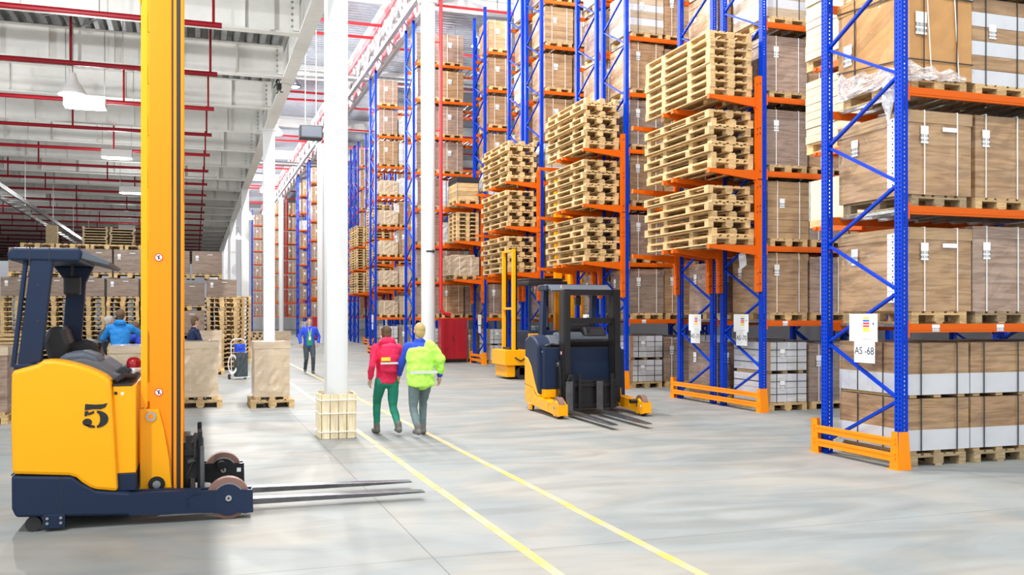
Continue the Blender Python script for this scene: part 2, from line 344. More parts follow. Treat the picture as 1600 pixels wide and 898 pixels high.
KIDS = {}
def index_kids(o):
    """remember the children of a prototype once (o.children walks the whole scene)"""
    def rec(p):
        ks = [c for c in p.children]
        KIDS[p.name] = ks
        for k in ks: rec(k)
    rec(o)
_proto = {}
def place(key, maker, loc, rot=(0, 0, 0), label=None, cat=None, group=None):
    if key not in _proto:
        o = maker(); index_kids(o); _proto[key] = o; r = o
    else:
        r = clone(_proto[key])
    r.location = loc; r.rotation_euler = rot
    for k in ('label', 'category', 'group'):
        if k in r.keys(): del r[k]
    return tag(r, label, cat, group)
def struct(mb, name, m, **k):
    o = mb.build(name, m, **k); o['kind'] = 'structure'; return o
ORD = ['lowest', 'second', 'third', 'fourth', 'fifth', 'sixth', 'seventh', 'eighth', 'ninth', 'tenth', 'eleventh', 'twelfth', 'thirteenth',
       'fourteenth', 'fifteenth', 'sixteenth', 'seventeenth', 'eighteenth']
ORDT = ['top'] + ORD[1:]
# ------------------------------------------------------------------ setting
XG = 1.92                       # line of the white columns
b = MB().box(-26, 34, -6, 118, -.2, 0); struct(b, 'floor', 'concrete')
struct(MB().box(-26.2, -26, 24, 118, 0, 7.7), 'wall_left', 'wall_grey')
struct(MB().box(-26, 34, 118, 118.2, 0, 15), 'wall_back', 'wall_grey')
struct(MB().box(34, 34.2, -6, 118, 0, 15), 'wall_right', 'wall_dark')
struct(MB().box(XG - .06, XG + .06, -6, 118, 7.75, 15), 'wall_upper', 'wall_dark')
def corr(x0, x1, y0, y1, z, p, d, axis):
    """trapezoid sheet; ribs run along the other axis"""
    prof = []; a0, a1 = (x0, x1) if axis == 'x' else (y0, y1); n = int((a1 - a0) / p)
    for i in range(n):
        s = a0 + i * p; prof += [(s, 0), (s + p * .38, 0), (s + p * .5, d), (s + p * .88, d)]
    mb = MB(); vs = []
    for s, h in prof:
        if axis == 'x': vs += [(s, y0, z + h), (s, y1, z + h)]
        else: vs += [(x0, s, z + h), (x1, s, z + h)]
    mb.add(vs, [(2 * i, 2 * i + 1, 2 * i + 3, 2 * i + 2) for i in range(len(prof) - 1)]); return mb
c = corr(-26, XG, 6, 110, 7.52, .26, .13, 'x'); struct(c, 'ceiling_low', 'deck_dark')
c = corr(XG, 34, 8, 118, 14.75, .34, .09, 'y'); struct(c, 'ceiling_high', 'roof_metal')
# roof cross girders of the high hall
for i, y in enumerate((23.5, 36.5, 49.5, 62.5, 75.5, 88.5)):
    mb = MB().box(XG, 34, y - .14, y + .14, 14.55, 14.72); mb.box(XG, 34, y - .03, y + .03, 14.1, 14.55); mb.box(XG, 34, y - .14, y + .14, 14.02, 14.1)
    struct(mb, f'trim_roof_girder', 'steel_white')
# low ceiling beams (deep white I beams with stiffeners)
for k in range(-2, 26):
    y = 17.4 + 3.25 * k
    if y > 108: break
    mb = MB(); X0 = -26 if y > 30 else -16
    mb.box(X0, 1.79, y - .11, y + .11, 6.85, 6.875); mb.box(X0, 1.79, y - .006, y + .006, 6.875, 7.49); mb.box(X0, 1.79, y - .11, y + .11, 7.49, 7.515)
    x = .84
    while x > X0: mb.box(x - .006, x + .006, y - .1, y + .1, 6.875, 7.49); x -= 1.2
    mb.box(1.68, 1.79, y - .1, y - .07, 6.9, 7.49)
    struct(mb, 'trim_ceiling_beam', 'cream_steel')
# long girder on the columns
mb = MB().box(1.79, 2.05, 4, 112, 6.85, 6.89); mb.box(1.79, 2.05, 4, 112, 7.7, 7.74); mb.box(1.9, 1.94, 4, 112, 6.89, 7.7)
struct(mb, 'trim_long_girder', 'cream_steel')
mb = MB()
for k in range(-2, 26):
    y = 17.4 + 3.25 * k
    for z in (6.97, 7.08, 7.19, 7.3, 7.41):
        mb.tube((1.66, y - .12, z), (1.66, y - .09, z), .02, 6)
struct(mb, 'trim_bolt_rows', 'galvanised')
# square white columns
for k, y in enumerate((13.56, 26.5, 39.5, 52.5, 65.5, 78.5, 91.5, 104.5)):
    mb = MB(); o = .15
    mb.box(XG - o, XG + o, y - o, y + o, 0, 6.85); mb.box(XG - .2, XG + .2, y - .2, y + .2, 0, .03); mb.box(XG - .18, XG + .18, y - .18, y + .18, 6.8, 6.85)
    struct(mb, 'square_column', 'steel_white', bevel=.012)
# yellow lane lines
for i, (x, y0, y1) in enumerate(((2.32, 3.5, 60), (3.245, 3.5, 60))):
    mb = MB(); y = y0
    random.seed(3 + i)
    while y < y1:
        L = random.uniform(1.2, 4); dx = random.uniform(-.008, .008); mb.box(x - .042 + dx, x + .042 + dx, y, min(y + L, y1), .0, .0015); y += L + random.choice((0, .02, .05))
    struct(mb, 'trim_lane_line', 'worn_yellow')
random.seed(11)
# wooden crash guard round the nearest column
g = empty('column_guard', (XG, 13.56, 0), label='crate-like guard of pale vertical boards round the base of the nearest white column', cat='column guard')
def boards(nx, face):
    hw = .235
    for i in range(nx):
        wd = 2 * hw / nx; u = -hw + wd * (i + .5); t = random.uniform(-.012, .012); h = .62 + random.uniform(-.01, .015)
        if face == 'f': mb = MB().cb(u, -hw - .012 + t * .3, h / 2 + .004, wd - .012, .024, h)
        if face == 'b': mb = MB().cb(u, hw + .012, h / 2 + .02, wd - .008, .024, h)
        if face == 'l': mb = MB().cb(-hw - .012, u, h / 2 + .005, .024, wd - .008, h)
        if face == 'r': mb = MB().cb(hw + .012, u, h / 2 + .01, .024, wd - .008, h)
        mb.build('board', 'pine_z', g)
boards(4, 'f'); boards(4, 'b'); boards(4, 'l'); boards(4, 'r')
MB().box(-.235, .235, -.235, -.17, .3, .34).box(-.235, .235, .17, .235, .3, .34).build('spacer', 'pine_x', g)
for z in (.1, .36, .55):
    r_ = .266; mb = MB(); mb.bar((-r_, -r_, z), (r_, -r_, z), .012, .014); mb.bar((-r_, r_, z), (r_, r_, z), .012, .014); mb.bar((-r_, -r_, z), (-r_, r_, z), .012, .014); mb.bar((r_, -r_, z), (r_, r_, z), .012, .014)
    mb.build('strap', 'strap_white', g)

# round posts, each with its red riser pipe, and the truss they carry
XP = 7.5
for i, y in enumerate((31.0, 59.5, 88.0)):
    mb = MB().tube((XP, y, 0), (XP, y, 12.4), .24, 28, cap=False); mb.tube((XP, y, 12.3), (XP, y, 12.45), .33, 28); mb.tube((XP, y, 0), (XP, y, .03), .34, 24)
    mb.box(XP - .3, XP + .3, y - .3, y + .3, 12.42, 12.5)
    o = struct(mb, 'round_column', 'steel_white')
    for p in o.data.polygons: p.use_smooth = len(p.vertices) == 4 and abs(p.normal.z) < .5
mk = MB().bar((XP - .12, 30.78, 3.9), (XP + .08, 30.755, 3.9), .01, .05); mk.box(XP - .12, XP + .1, 30.74, 30.75, 3.88, 3.93)
mk.prism_y([(XP + .1, 3.84), (XP + .2, 3.905), (XP + .1, 3.97)], 30.76, 30.77)
struct(mk, 'trim_arrow_mark', 'decal_black')
mb = MB()
YS = 26; n = 40
for xx in (XP - .28, XP + .28):
    mb.bar((xx, YS, 12.6), (xx, 112, 12.6), .16, .16); mb.bar((xx, YS, 14.2), (xx, 112, 14.2), .16, .16)
    y = YS; up = True
    while y < 110:
        mb.tube((xx, y, 12.6 if up else 14.2), (xx, y + 1.3, 14.2 if up else 12.6), .05, 6); y += 1.3; up = not up
y = YS
while y < 110: mb.bar((XP - .28, y, 12.6), (XP + .28, y + 1.3, 12.6), .05, .05); mb.bar((XP - .28, y, 14.2), (XP + .28, y, 14.2), .05, .05); y += 2.6
struct(mb, 'trim_roof_truss', 'steel_white')
mb = MB().tube((7.15, 22, 13.66), (7.15, 112, 13.66), .09, 10)
struct(mb, 'trim_main_pipe', 'pink_pipe')
mb = MB().tube((7.95, 22, 13.3), (7.95, 112, 13.3), .09, 10)
struct(mb, 'trim_second_pipe', 'pink_pipe')
for i, y in enumerate((30.9, 59.4, 87.9)):
    mb = MB(); x = XP + .42; mb.path([(x, y, 13.3), (x, y, 1.95), (x + .1, y, 1.8), (x + .35, y + .1, 1.76)], .06, 10)
    for z in (4, 8, 11): mb.box(x - .2, x, y - .02, y + .02, z, z + .04)
    tag(mb.build('riser_pipe', 'red_bright'), ['red vertical riser pipe beside the nearest round white post', 'red riser pipe beside the middle round white post', 'red riser pipe beside the farthest round white post'][i], 'pipe', 'riser pipes by the round posts')
# sprinkler pipes under the low ceiling
i = 0
for k in range(-1, 22):
    y = 15.9 + 3.25 * k; mb = MB(); x0 = -15 if y < 30 else -24
    root = empty('sprinkler_pipe', (0, y, 6.45), label=f'dark red sprinkler pipe under the low ceiling, {["foremost","nearest","second","third","fourth","fifth","sixth","seventh","eighth","ninth","tenth","eleventh","twelfth","thirteenth","fourteenth","fifteenth","sixteenth","seventeenth","eighteenth","nineteenth","twentieth","last but one","last"][k+1]} from the forklift', cat='pipe', group='sprinkler pipes under the low ceiling')
    MB().tube((x0, 0, 0), (.41, 0, 0), .045, 10).build('pipe', 'red_pipe', root)
    h = MB(); x = .28
    xs = [.28] + [-2.9 - 3.1 * j + (k % 3) * .7 for j in range(4)]
    for x in xs:
        if x > x0: MB().tube((x, 0, 0), (x, 0, 1.06), .025, 6).build('dropper', 'red_pipe', root)
    for x in (-1.3, -4.4): MB().tube((x, 0, 0), (x, .01, 1.06), .008, 5).build('hanger_rod', 'galvanised', root)
# red pipes of the high hall
for i in range(7):
    y0 = 24.8 + 12.4 * i
    for j, dy in enumerate((0, 1.9)):
        root = empty('roof_pipe', (0, y0 + dy, 13.35), label=f'bright red cross pipe under the high roof, {"near" if j == 0 else "far"} pipe of the {ORD[i].replace("lowest","first")} pair', cat='pipe', group='cross pipes under the high roof')
        MB().tube((2.0, 0, 0), (7.1, 0, .05 * j), .06, 8).build('pipe', 'red_bright', root)
        MB().tube((4.6 - j, 0, 0), (4.6 - j, 0, 1.3), .05, 8).build('dropper', 'red_bright', root)
for i in range(12):
    y0 = 28 + 6.2 * i
    root = empty('branch_pipe', (0, y0, 13.4), label=f'red branch pipe over the racks, {ORD[i].replace("lowest","first")} from the camera', cat='pipe', group='branch pipes over the racks')
    MB().tube((7.95, 0, 0), (30, 0, 0), .05, 8).build('pipe', 'red_bright', root)
    for x in (11, 16, 21): MB().tube((x, 0, 0), (x, 0, 1.3), .02, 6).build('hanger_rod', 'galvanised', root)
# dark cable duct, air ducts under the high roof
for y, z in ((44, 12.9), (70, 12.8)):
    mb = MB().tube((2.2, y, z), (30, y, z), .16, 14); tag(mb.build('air_duct', 'galvanised'), f'round grey duct under the high roof, {"nearer" if y < 50 else "farther"} of the two', 'duct', 'ducts under the high roof')

# ------------------------------------------------------------------ lamps
def area(name, loc, size, watts, parent, col=(1, .985, .96), rot=(0, 0, 0), shape='DISK', spread=180):
    l = bpy.data.lights.new(name, 'POINT'); l.energy = watts; l.shadow_soft_size = size / 2; l.color = col
    o = bpy.data.objects.new(name, l); COL.objects.link(o); o.location = loc; o.rotation_euler = rot; o.parent = parent; return o
def high_bay(x, y, z, watts, label, rod=None, black=False, glow=True, col=(1, .985, .96), size=.5, group='high bay lamps'):
    rod = rod or 14.79 - z
    root = empty('high_bay_lamp', (x, y, z), label=label, cat='lamp', group=group)
    MB().lathe([(.06, .42), (.09, .3), (.1, .26), (.2, .12), (.26, .02), (.26, 0), (.245, 0), (.19, .11), (.05, .2)], n=24).build('shade', 'lamp_black' if black else 'lamp_shell', root, smooth=True)
    MB().lathe([(.001, .03), (.12, .025), (.22, .012), (.235, .008)], n=24).build('bulb', 'lamp_glow', root, smooth=True)
    MB().tube((0, 0, .4), (0, 0, rod), .014, 6).build('rod', 'galvanised', root)
    area('lamp_light', (0, 0, -.1), .16, watts, root, col)
    return root
lab = lambda i: ORD[i].replace('lowest', 'first')
for i, y in enumerate((4, 11, 18, 25, 32, 41, 52, 62, 72, 82, 92, 104)):
    high_bay(3.6, y, 12.6, LAMP_HIGH, f'bell lamp high over the main aisle, {lab(i)} counted from the camera', group='lamps over the main aisle')
for i, (x, y) in enumerate(((13.0, 12.4), (12.0, 18.9), (12.0, 24.6), (12.0, 30.3), (11.4, 38.2), (11.4, 45.1), (11.4, 52), (11.5, 64))):
    high_bay(x, y, 13.2, LAMP_AISLE, f'bell lamp high over a rack aisle, {lab(i)} aisle counted from the camera', group='lamps over the rack aisles')
# low ceiling lamps
def box_lamp(x, y, z, label, watts, off=-.22):
    root = empty('flood_lamp', (x, y, z), label=label, cat='lamp', group='box lamps under the low ceiling')
    mb = MB().prism_x([(-.2, -.02), (.2, -.02), (.14, .2), (-.14, .2)], -.38, .38); mb.build('housing', 'lamp_shell', root)
    MB().box(-.3, .3, -.15, .15, -.035, -.02).build('glass', 'lamp_glow', root)
    for sx in (-.36, .36): MB().tube((sx, 0, .1), (sx, 0, 1.6), .009, 5).build('hanger', 'galvanised', root)
    area('lamp_light', (0, 0, off), .3 if off < -.2 else .06, watts, root, (.97, .99, 1)); return root
high_bay(-2.22, 19.6, 5.95, LAMP_LOW, 'white bell lamp on a rod over the forklift, in front of a box lamp', rod=1.58, group='lamps under the low ceiling', size=.3)
box_lamp(-2.1, 20.6, 5.95, 'box lamp hanging right behind the white bell lamp', LAMP_LOW)
box_lamp(-2.0, 27.3, 6.0, 'bright box lamp left of the yellow mast, second from the camera', LAMP_LOW)
box_lamp(-2.1, 35.0, 6.0, 'dim box lamp low behind the lit ones, third from the camera', LAMP_LOW * .6)
box_lamp(-9.5, 24.0, 6.0, 'box lamp far out to the left over the storage floor', LAMP_LOW)
box_lamp(-9.5, 44.0, 6.0, 'box lamp deep in the left hall behind the storage wall', LAMP_LOW * .8)
box_lamp(-3.2, 50.0, 6.0, 'box lamp low in the deep left hall', LAMP_LOW * .6)
box_lamp(-2.2, 12.6, 5.95, 'added box lamp under the low ceiling over the reach truck, above the picture', LAMP_LOW * 2.4, -.1)  # added lamp out of view, brightens the low ceiling and floor
box_lamp(-9.5, 15.5, 6.0, 'added box lamp over the storage floor, outside the left edge', LAMP_LOW * 2, -.1)  # unseen lamp put in for more light on the left side
box_lamp(-2.2, 5.4, 5.95, 'added unseen box lamp under the low ceiling near the camera', LAMP_LOW * 2.6, -.1)  # extra lamp added out of view to lift the near floor and beams
mb = MB()
for a in range(3): mb.path([(-3.0 + .1 * a, 19.2, 7.45), (-2.7, 19.2, 7.3), (-2.35 - .05 * a, 19.4, 7.44), (-2.22, 19.5, 7.3), (-2.05, 19.4, 7.2), (-1.9 + .1 * a, 19.4, 7.42)], .014, 5)
for a in range(2): mb.tube((-9, 19.0 + .1 * a, 7.42), (-2.6, 19.3 + .05 * a, 7.4), .014, 5)
tag(mb.build('lamp_cable', 'galvanised'), 'looped grey cables on the ceiling deck above the white bell lamp', 'cable')
# lamps along the girder on the hall side
for i, (x, y, z, bl) in enumerate(((2.9, 36, 8.5, 0), (2.5, 36.5, 6.4, 0), (3.45, 35, 10.1, 1), (2.6, 49, 6.6, 0), (2.6, 62, 6.6, 0))):
    root = empty('flood_lamp', (x, y, z), label=['white lamp glowing beside the second white column', 'lower white lamp glowing beside the third white column', 'small black bell lamp in front of the high roof', 'small glowing lamp beside the fourth white column', 'small glowing lamp beside the fifth white column'][i], cat='lamp', group='lamps beside the long girder')
    MB().lathe([(.03, .4), (.05, .3), (.22, .1), (.24, 0), (.225, 0), (.1, .12)], n=16).build('shade', 'lamp_black' if bl else 'lamp_shell', root, smooth=True)
    MB().lathe([(.001, -.03), (.15, -.01), (.2, .02)], n=16).build('bulb', 'lamp_glow', root)
    MB().tube((0, 0, .4), (0, 0, .75), .012, 5).build('rod', 'lamp_black', root)
    MB().bar((0, 0, .7), (1.92 - x, 0, .7), .04, .04).build('bracket', 'lamp_black', root)
root = empty('unit_heater', (4.15, 36, 8.4), label='dark box heater hanging under the high roof near the second column', cat='heater')
MB().box(-.42, .42, -.3, .3, 0, .5).build('housing', 'lamp_black', root, bevel=.03); MB().box(-.36, .36, -.32, -.3, .06, .44).build('grille', 'seat_grey', root)
MB().tube((-.2, 0, .5), (-.2, 0, 6.36), .012, 5).build('hanger_rod', 'galvanised', root); MB().tube((.2, 0, .5), (.2, 0, 6.36), .012, 5).build('hanger_rod', 'galvanised', root)
# cable bundle on the girder, left hall conveyor tray
mb = MB(); random.seed(5)
for a in range(7):
    p = Vector((1.74, 20.9, 6.95)); pts = [p]
    for q in range(6): p = p + Vector((random.uniform(-.05, .05), random.uniform(-.16, .16), random.uniform(-.12, .08))); pts.append(p.copy())
    mb.path(pts, .012, 5)
mb.cb(1.72, 20.8, 6.7, .1, .14, .12); mb.cb(1.7, 20.6, 6.62, .08, .1, .1)
tag(mb.build('cable_bundle', 'black_steel'), 'tangle of cables and small boxes hanging on the long girder', 'cable')
root = empty('cable_tray', (-4.95, 0, 5.0), label='long ladder tray running deep into the left hall under the ceiling', cat='cable tray')
for s in (-.25, .25): MB().box(s - .02, s + .02, 24, 80, 0, .12).build('side_rail', 'black_steel', root)
mb = MB(); y = 24.5
while y < 80: mb.box(-.25, .25, y, y + .08, .02, .05); y += 1.0
mb.build('rungs', 'lamp_shell', root)
mb = MB()
for y in range(26, 80, 6): mb.tube((0, y, .1), (0, y, 2.5), .01, 5)
mb.build('hanger_rods', 'galvanised', root)

# ------------------------------------------------------------------ pallets
def pallet_geo(wd, d, ys, mk):
    """mk(part, MB, material) receives each piece; top boards and bottom boards run along Y"""
    hw, hd = wd / 2, d / 2; bw = .1 if wd < .95 else .12
    t = MB(); n = 5
    ws = [.145, .1, .145, .1, .145] if wd < .95 else [.145] * 5
    gap = (wd - sum(ws)) / 4; x = -hw
    for q in ws: t.box(x, x + q, -hd, hd, .122, .144); x += q + gap
    for y in ys: t.box(-hw, hw, y - .072, y + .072, .1, .122)
    mk('top_deck', t, 'pine_y')
    for x in (-hw + bw / 2, 0, hw - bw / 2):
        mk('bottom_board', MB().box(x - bw / 2, x + bw / 2, -hd, hd, 0, .022), 'pine_y')
    for x, q in ((-hw + bw / 2, bw), (0, .145), (hw - bw / 2, bw)):
        for y in ys: mk('block', MB().cb(0, 0, 0, q, .144, .078), 'pine', (x, y, .061))
def make_pallet(wd=.8, d=1.2, ys=(-.527, 0, .527), name='pallet', parts=True, old=False):
    sub = {'pine_y': 'old_pine', 'pine': 'old_pine'} if old else {}
    if parts:
        root = empty(name)
        def mk(nm, mb, m, loc=(0, 0, 0)): mb.build(nm, sub.get(m, m), root, loc)
        pallet_geo(wd, d, ys, mk); return root
    all_ = MB()
    def mk(nm, mb, m, loc=(0, 0, 0)):
        all_.use(sub.get(m, m)); all_.add([(v[0] + loc[0], v[1] + loc[1], v[2] + loc[2]) for v in mb.v], mb.f)
    pallet_geo(wd, d, ys, mk); return all_.build(name)
LONGY = (-1.178, -.5, .5, 1.178)
def pallet(loc, label, group, near=True, rz=0, old=False):
    return place(('pal', near, old), lambda: make_pallet(parts=near, old=old), loc, (0, 0, rz), label, 'pallet', group)

# ------------------------------------------------------------------ loads (carton stacks strapped on pallets)
def ring_y(mb, x, w_, d, z0, z1, t=.006, sw=.014):
    """strap running over the load front to back"""
    mb.box(x - sw / 2, x + sw / 2, -d / 2 - t, -d / 2, z0, z1 + t); mb.box(x - sw / 2, x + sw / 2, d / 2, d / 2 + t, z0, z1 + t)
    mb.box(x - sw / 2, x + sw / 2, -d / 2, d / 2, z1, z1 + t)
def sticker(parent, x, y, z, w_, h, face='f', name='label_sticker'):
    if face == 'f': mb = MB().box(-w_ / 2, w_ / 2, -.002, 0, -h / 2, h / 2)
    else: mb = MB().box(-.002, 0, -w_ / 2, w_ / 2, -h / 2, h / 2)
    return mb.build(name, 'sticker', parent, (x, y, z))
def soft_box(mb, w_, d, z0, z1, bulge=.008, nx=6, nz=6, seed=1, lean=0):
    """box whose faces are slightly uneven, as cardboard is"""
    rr = random.Random(seed)
    hw, hd = w_ / 2, d / 2
    top = [(-hw, -hd), (hw, -hd), (hw, hd), (-hw, hd)]
    loop = []
    for k in range(4):
        a, b_ = top[k], top[(k + 1) % 4]
        for i in range(nx): loop.append((a[0] + (b_[0] - a[0]) * i / nx, a[1] + (b_[1] - a[1]) * i / nx, i))
    vs = []
    for j in range(nz + 1):
        z = z0 + (z1 - z0) * j / nz
        for (x, y, i) in loop:
            k = 0 if i == 0 or j in (0, nz) else rr.uniform(-1, 1) * bulge
            s = 1 + k / max(abs(x), abs(y)); vs.append((x * s + lean * (z - z0), y * s, z))
    n = len(loop); fs = [(j * n + i, j * n + (i + 1) % n, (j + 1) * n + (i + 1) % n, (j + 1) * n + i) for j in range(nz) for i in range(n)]
    fs += [tuple(reversed(range(n))), tuple(range(nz * n, nz * n + n))]
    return mb.add(vs, fs)
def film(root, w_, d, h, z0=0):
    soft_box(MB(), w_ + .012, d + .012, z0, h + .012, .004, 8, 10, 77).build('stretch_film', 'film_crease_glints', root)
def load_strap(w_=.9, d=1.15, h=1.08, m='tan_wrap', lid=True, strap='strap_white', small=False, name='carton_load', lidm=None):
    root = empty(name)
    soft_box(MB(), w_ - .02, d - .02, 0, h, seed=int(h * 100)).build('carton', m, root)
    if lid: soft_box(MB(), w_, d, h - .13, h + .008, .003, seed=3).build('lid', lidm or m, root)
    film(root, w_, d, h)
    for x in (-.24, .24) if strap == 'strap_white' else (-.26, .02, .28):
        s = MB(); ring_y(s, x, w_, d, 0, h + .01, sw=.013); s.build('strap', strap, root)
    sticker(root, -.24, -d / 2 - .003, h * .72, .11, .2)
    sticker(root, -w_ / 2 - .003, .3, h * .7, .12, .2, 's')
    return root
def load_layers(w_=.9, d=1.15, h=1.02, mats=('cream_wrap', 'white_card'), n=6, strap='strap_black', name='layered_load'):
    root = empty(name); z = 0
    for i in range(n):
        z1 = h * (i + 1) / n; dx = random.uniform(-.004, .004)
        MB().cb(dx, dx, (z + z1) / 2, w_ - .01, d - .01, z1 - z - .004).build('carton_layer', mats[i % len(mats)] if mats[i % len(mats)] != 'tan' else 'kraft', root); z = z1
    for x in (-.24, .24):
        s = MB(); ring_y(s, x, w_, d, 0, h, sw=.013); s.build('strap', strap, root)
    sticker(root, -.14, -d / 2 - .004, h * .62, .11, .17); sticker(root, -w_ / 2 - .003, .2, h * .6, .12, .18, 's')
    return root
def load_half(w_=.9, d=1.2, h=.6, name='half_white_carton', top='tan_wrap'):
    root = empty(name)
    soft_box(MB(), w_ - .012, d - .01, 0, h, .005, seed=8).build('carton', top, root)
    MB().cb(0, 0, h * .2, w_, d, h * .4).build('white_sleeve', 'white_card', root)
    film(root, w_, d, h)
    for x in (-.26, .26):
        s = MB(); ring_y(s, x, w_, d + .02, 0, h, sw=.014); s.build('strap', 'strap_black', root)
    for y in (-.2, .25): MB().box(-w_ / 2 - .006, -w_ / 2, y - .007, y + .007, 0, h).build('strap', 'strap_black', root)
    return root
def load_film(w_=.95, d=1.15, h=.75, m='white_wrap', name='film_wrapped_load', seed=4):
    root = empty(name)
    mb = MB(); soft_box(mb, w_ - .06, d - .06, 0, h * .9, .02, 8, 7, seed); mb.build('bundle', m, root)
    mb = MB(); soft_box(mb, w_ - .3, d - .3, h * .9, h, .03, 5, 2, seed + 1); mb.build('top_bundle', m, root)
    s = MB(); ring_y(s, -.2, w_, d - .04, 0, h * .9); s.build('strap', 'strap_white', root)
    s = MB(); ring_y(s, .22, w_, d - .04, 0, h * .9); s.build('strap', 'strap_white', root)
    return root
def load_plain(w_, d, h, m, name='carton_load'):
    root = empty(name)
    soft_box(MB(), w_ - .02, d - .02, 0, h, .006, 4, 4, 2).build('carton', m, root)
    soft_box(MB(), w_, d, h - .1, h + .006, .002, 3, 1, 2).build('lid', m, root)
    s = MB(); ring_y(s, -.2, w_, d + .002, 0, h + .008, sw=.014); s.build('strap', 'strap_white', root)
    s = MB(); ring_y(s, .2, w_, d + .002, 0, h + .008, sw=.014); s.build('strap', 'strap_white', root)
    sticker(root, -.1, -d / 2 - .003, h * .62, .14, .18)
    return root
LOADS = {
 'strap': (lambda: load_strap(), 'tan film-wrapped carton with white straps'),
 'strapm': (lambda: load_strap(h=1.0, m='mauve_wrap'), 'mauve-brown wrapped carton with white straps'),
 'strapd': (lambda: load_strap(h=1.05, m='dark_wrap', lidm='mauve_wrap'), 'dark brown wrapped carton with white straps'),
 'plain': (lambda: load_plain(.88, 1.15, 1.0, 'tan_wrap'), 'plain tan carton with lid'),
 'plainm': (lambda: load_plain(.86, 1.15, 1.03, 'mauve_wrap'), 'plain mauve-brown carton with lid'),
 'plains': (lambda: load_plain(.86, 1.1, .8, 'cream_wrap'), 'low cream carton with lid'),
 'layers': (lambda: load_layers(), 'cream and white layered cartons'),
 'layerw': (lambda: load_layers(h=.95, mats=('white_wrap', 'white_card', 'white_card')), 'white layered cartons with black straps'),
 'layerk': (lambda: load_layers(h=1.05, mats=('tan', 'tan_wrap'), n=9, strap='strap_white'), 'thin stacked brown carton sheets'),
 'film': (lambda: load_film(), 'low film-wrapped pale bundle'),
 'filmc': (lambda: load_film(h=.62, m='cream_wrap', seed=9), 'low film-wrapped cream bundle'),
}
def load_whites(h=.52, name='white_carton_block'):
    root = empty(name); w_, d = .86, 1.1
    for i in range(2):
        for j in range(2):
            MB().cb((j - .5) * w_ / 2, 0, h * (i + .5) / 2, w_ / 2 - .008, d, h / 2 - .006).build('white_carton', 'white_wrap' if (i + j) % 2 else 'white_card', root)
    for x in (-.22, .22):
        s = MB(); ring_y(s, x, w_, d, 0, h); s.build('strap', 'strap_black', root)
    mb = MB().box(-w_ / 2 - .005, w_ / 2 + .005, -d / 2 - .005, d / 2 + .005, h * .27, h * .27 + .012); mb.box(-w_ / 2 - .005, w_ / 2 + .005, -d / 2 - .005, d / 2 + .005, h * .72, h * .72 + .012)
    mb.build('cross_strap', 'strap_black', root)
    sticker(root, -.1, -d / 2 - .008, h * .6, .1, .16)
    MB().box(-w_ / 2 - .01, -w_ / 2 + .07, -d / 2 - .01, -d / 2 + .1, 0, h).build('corner_board', 'kraft', root)
    return root

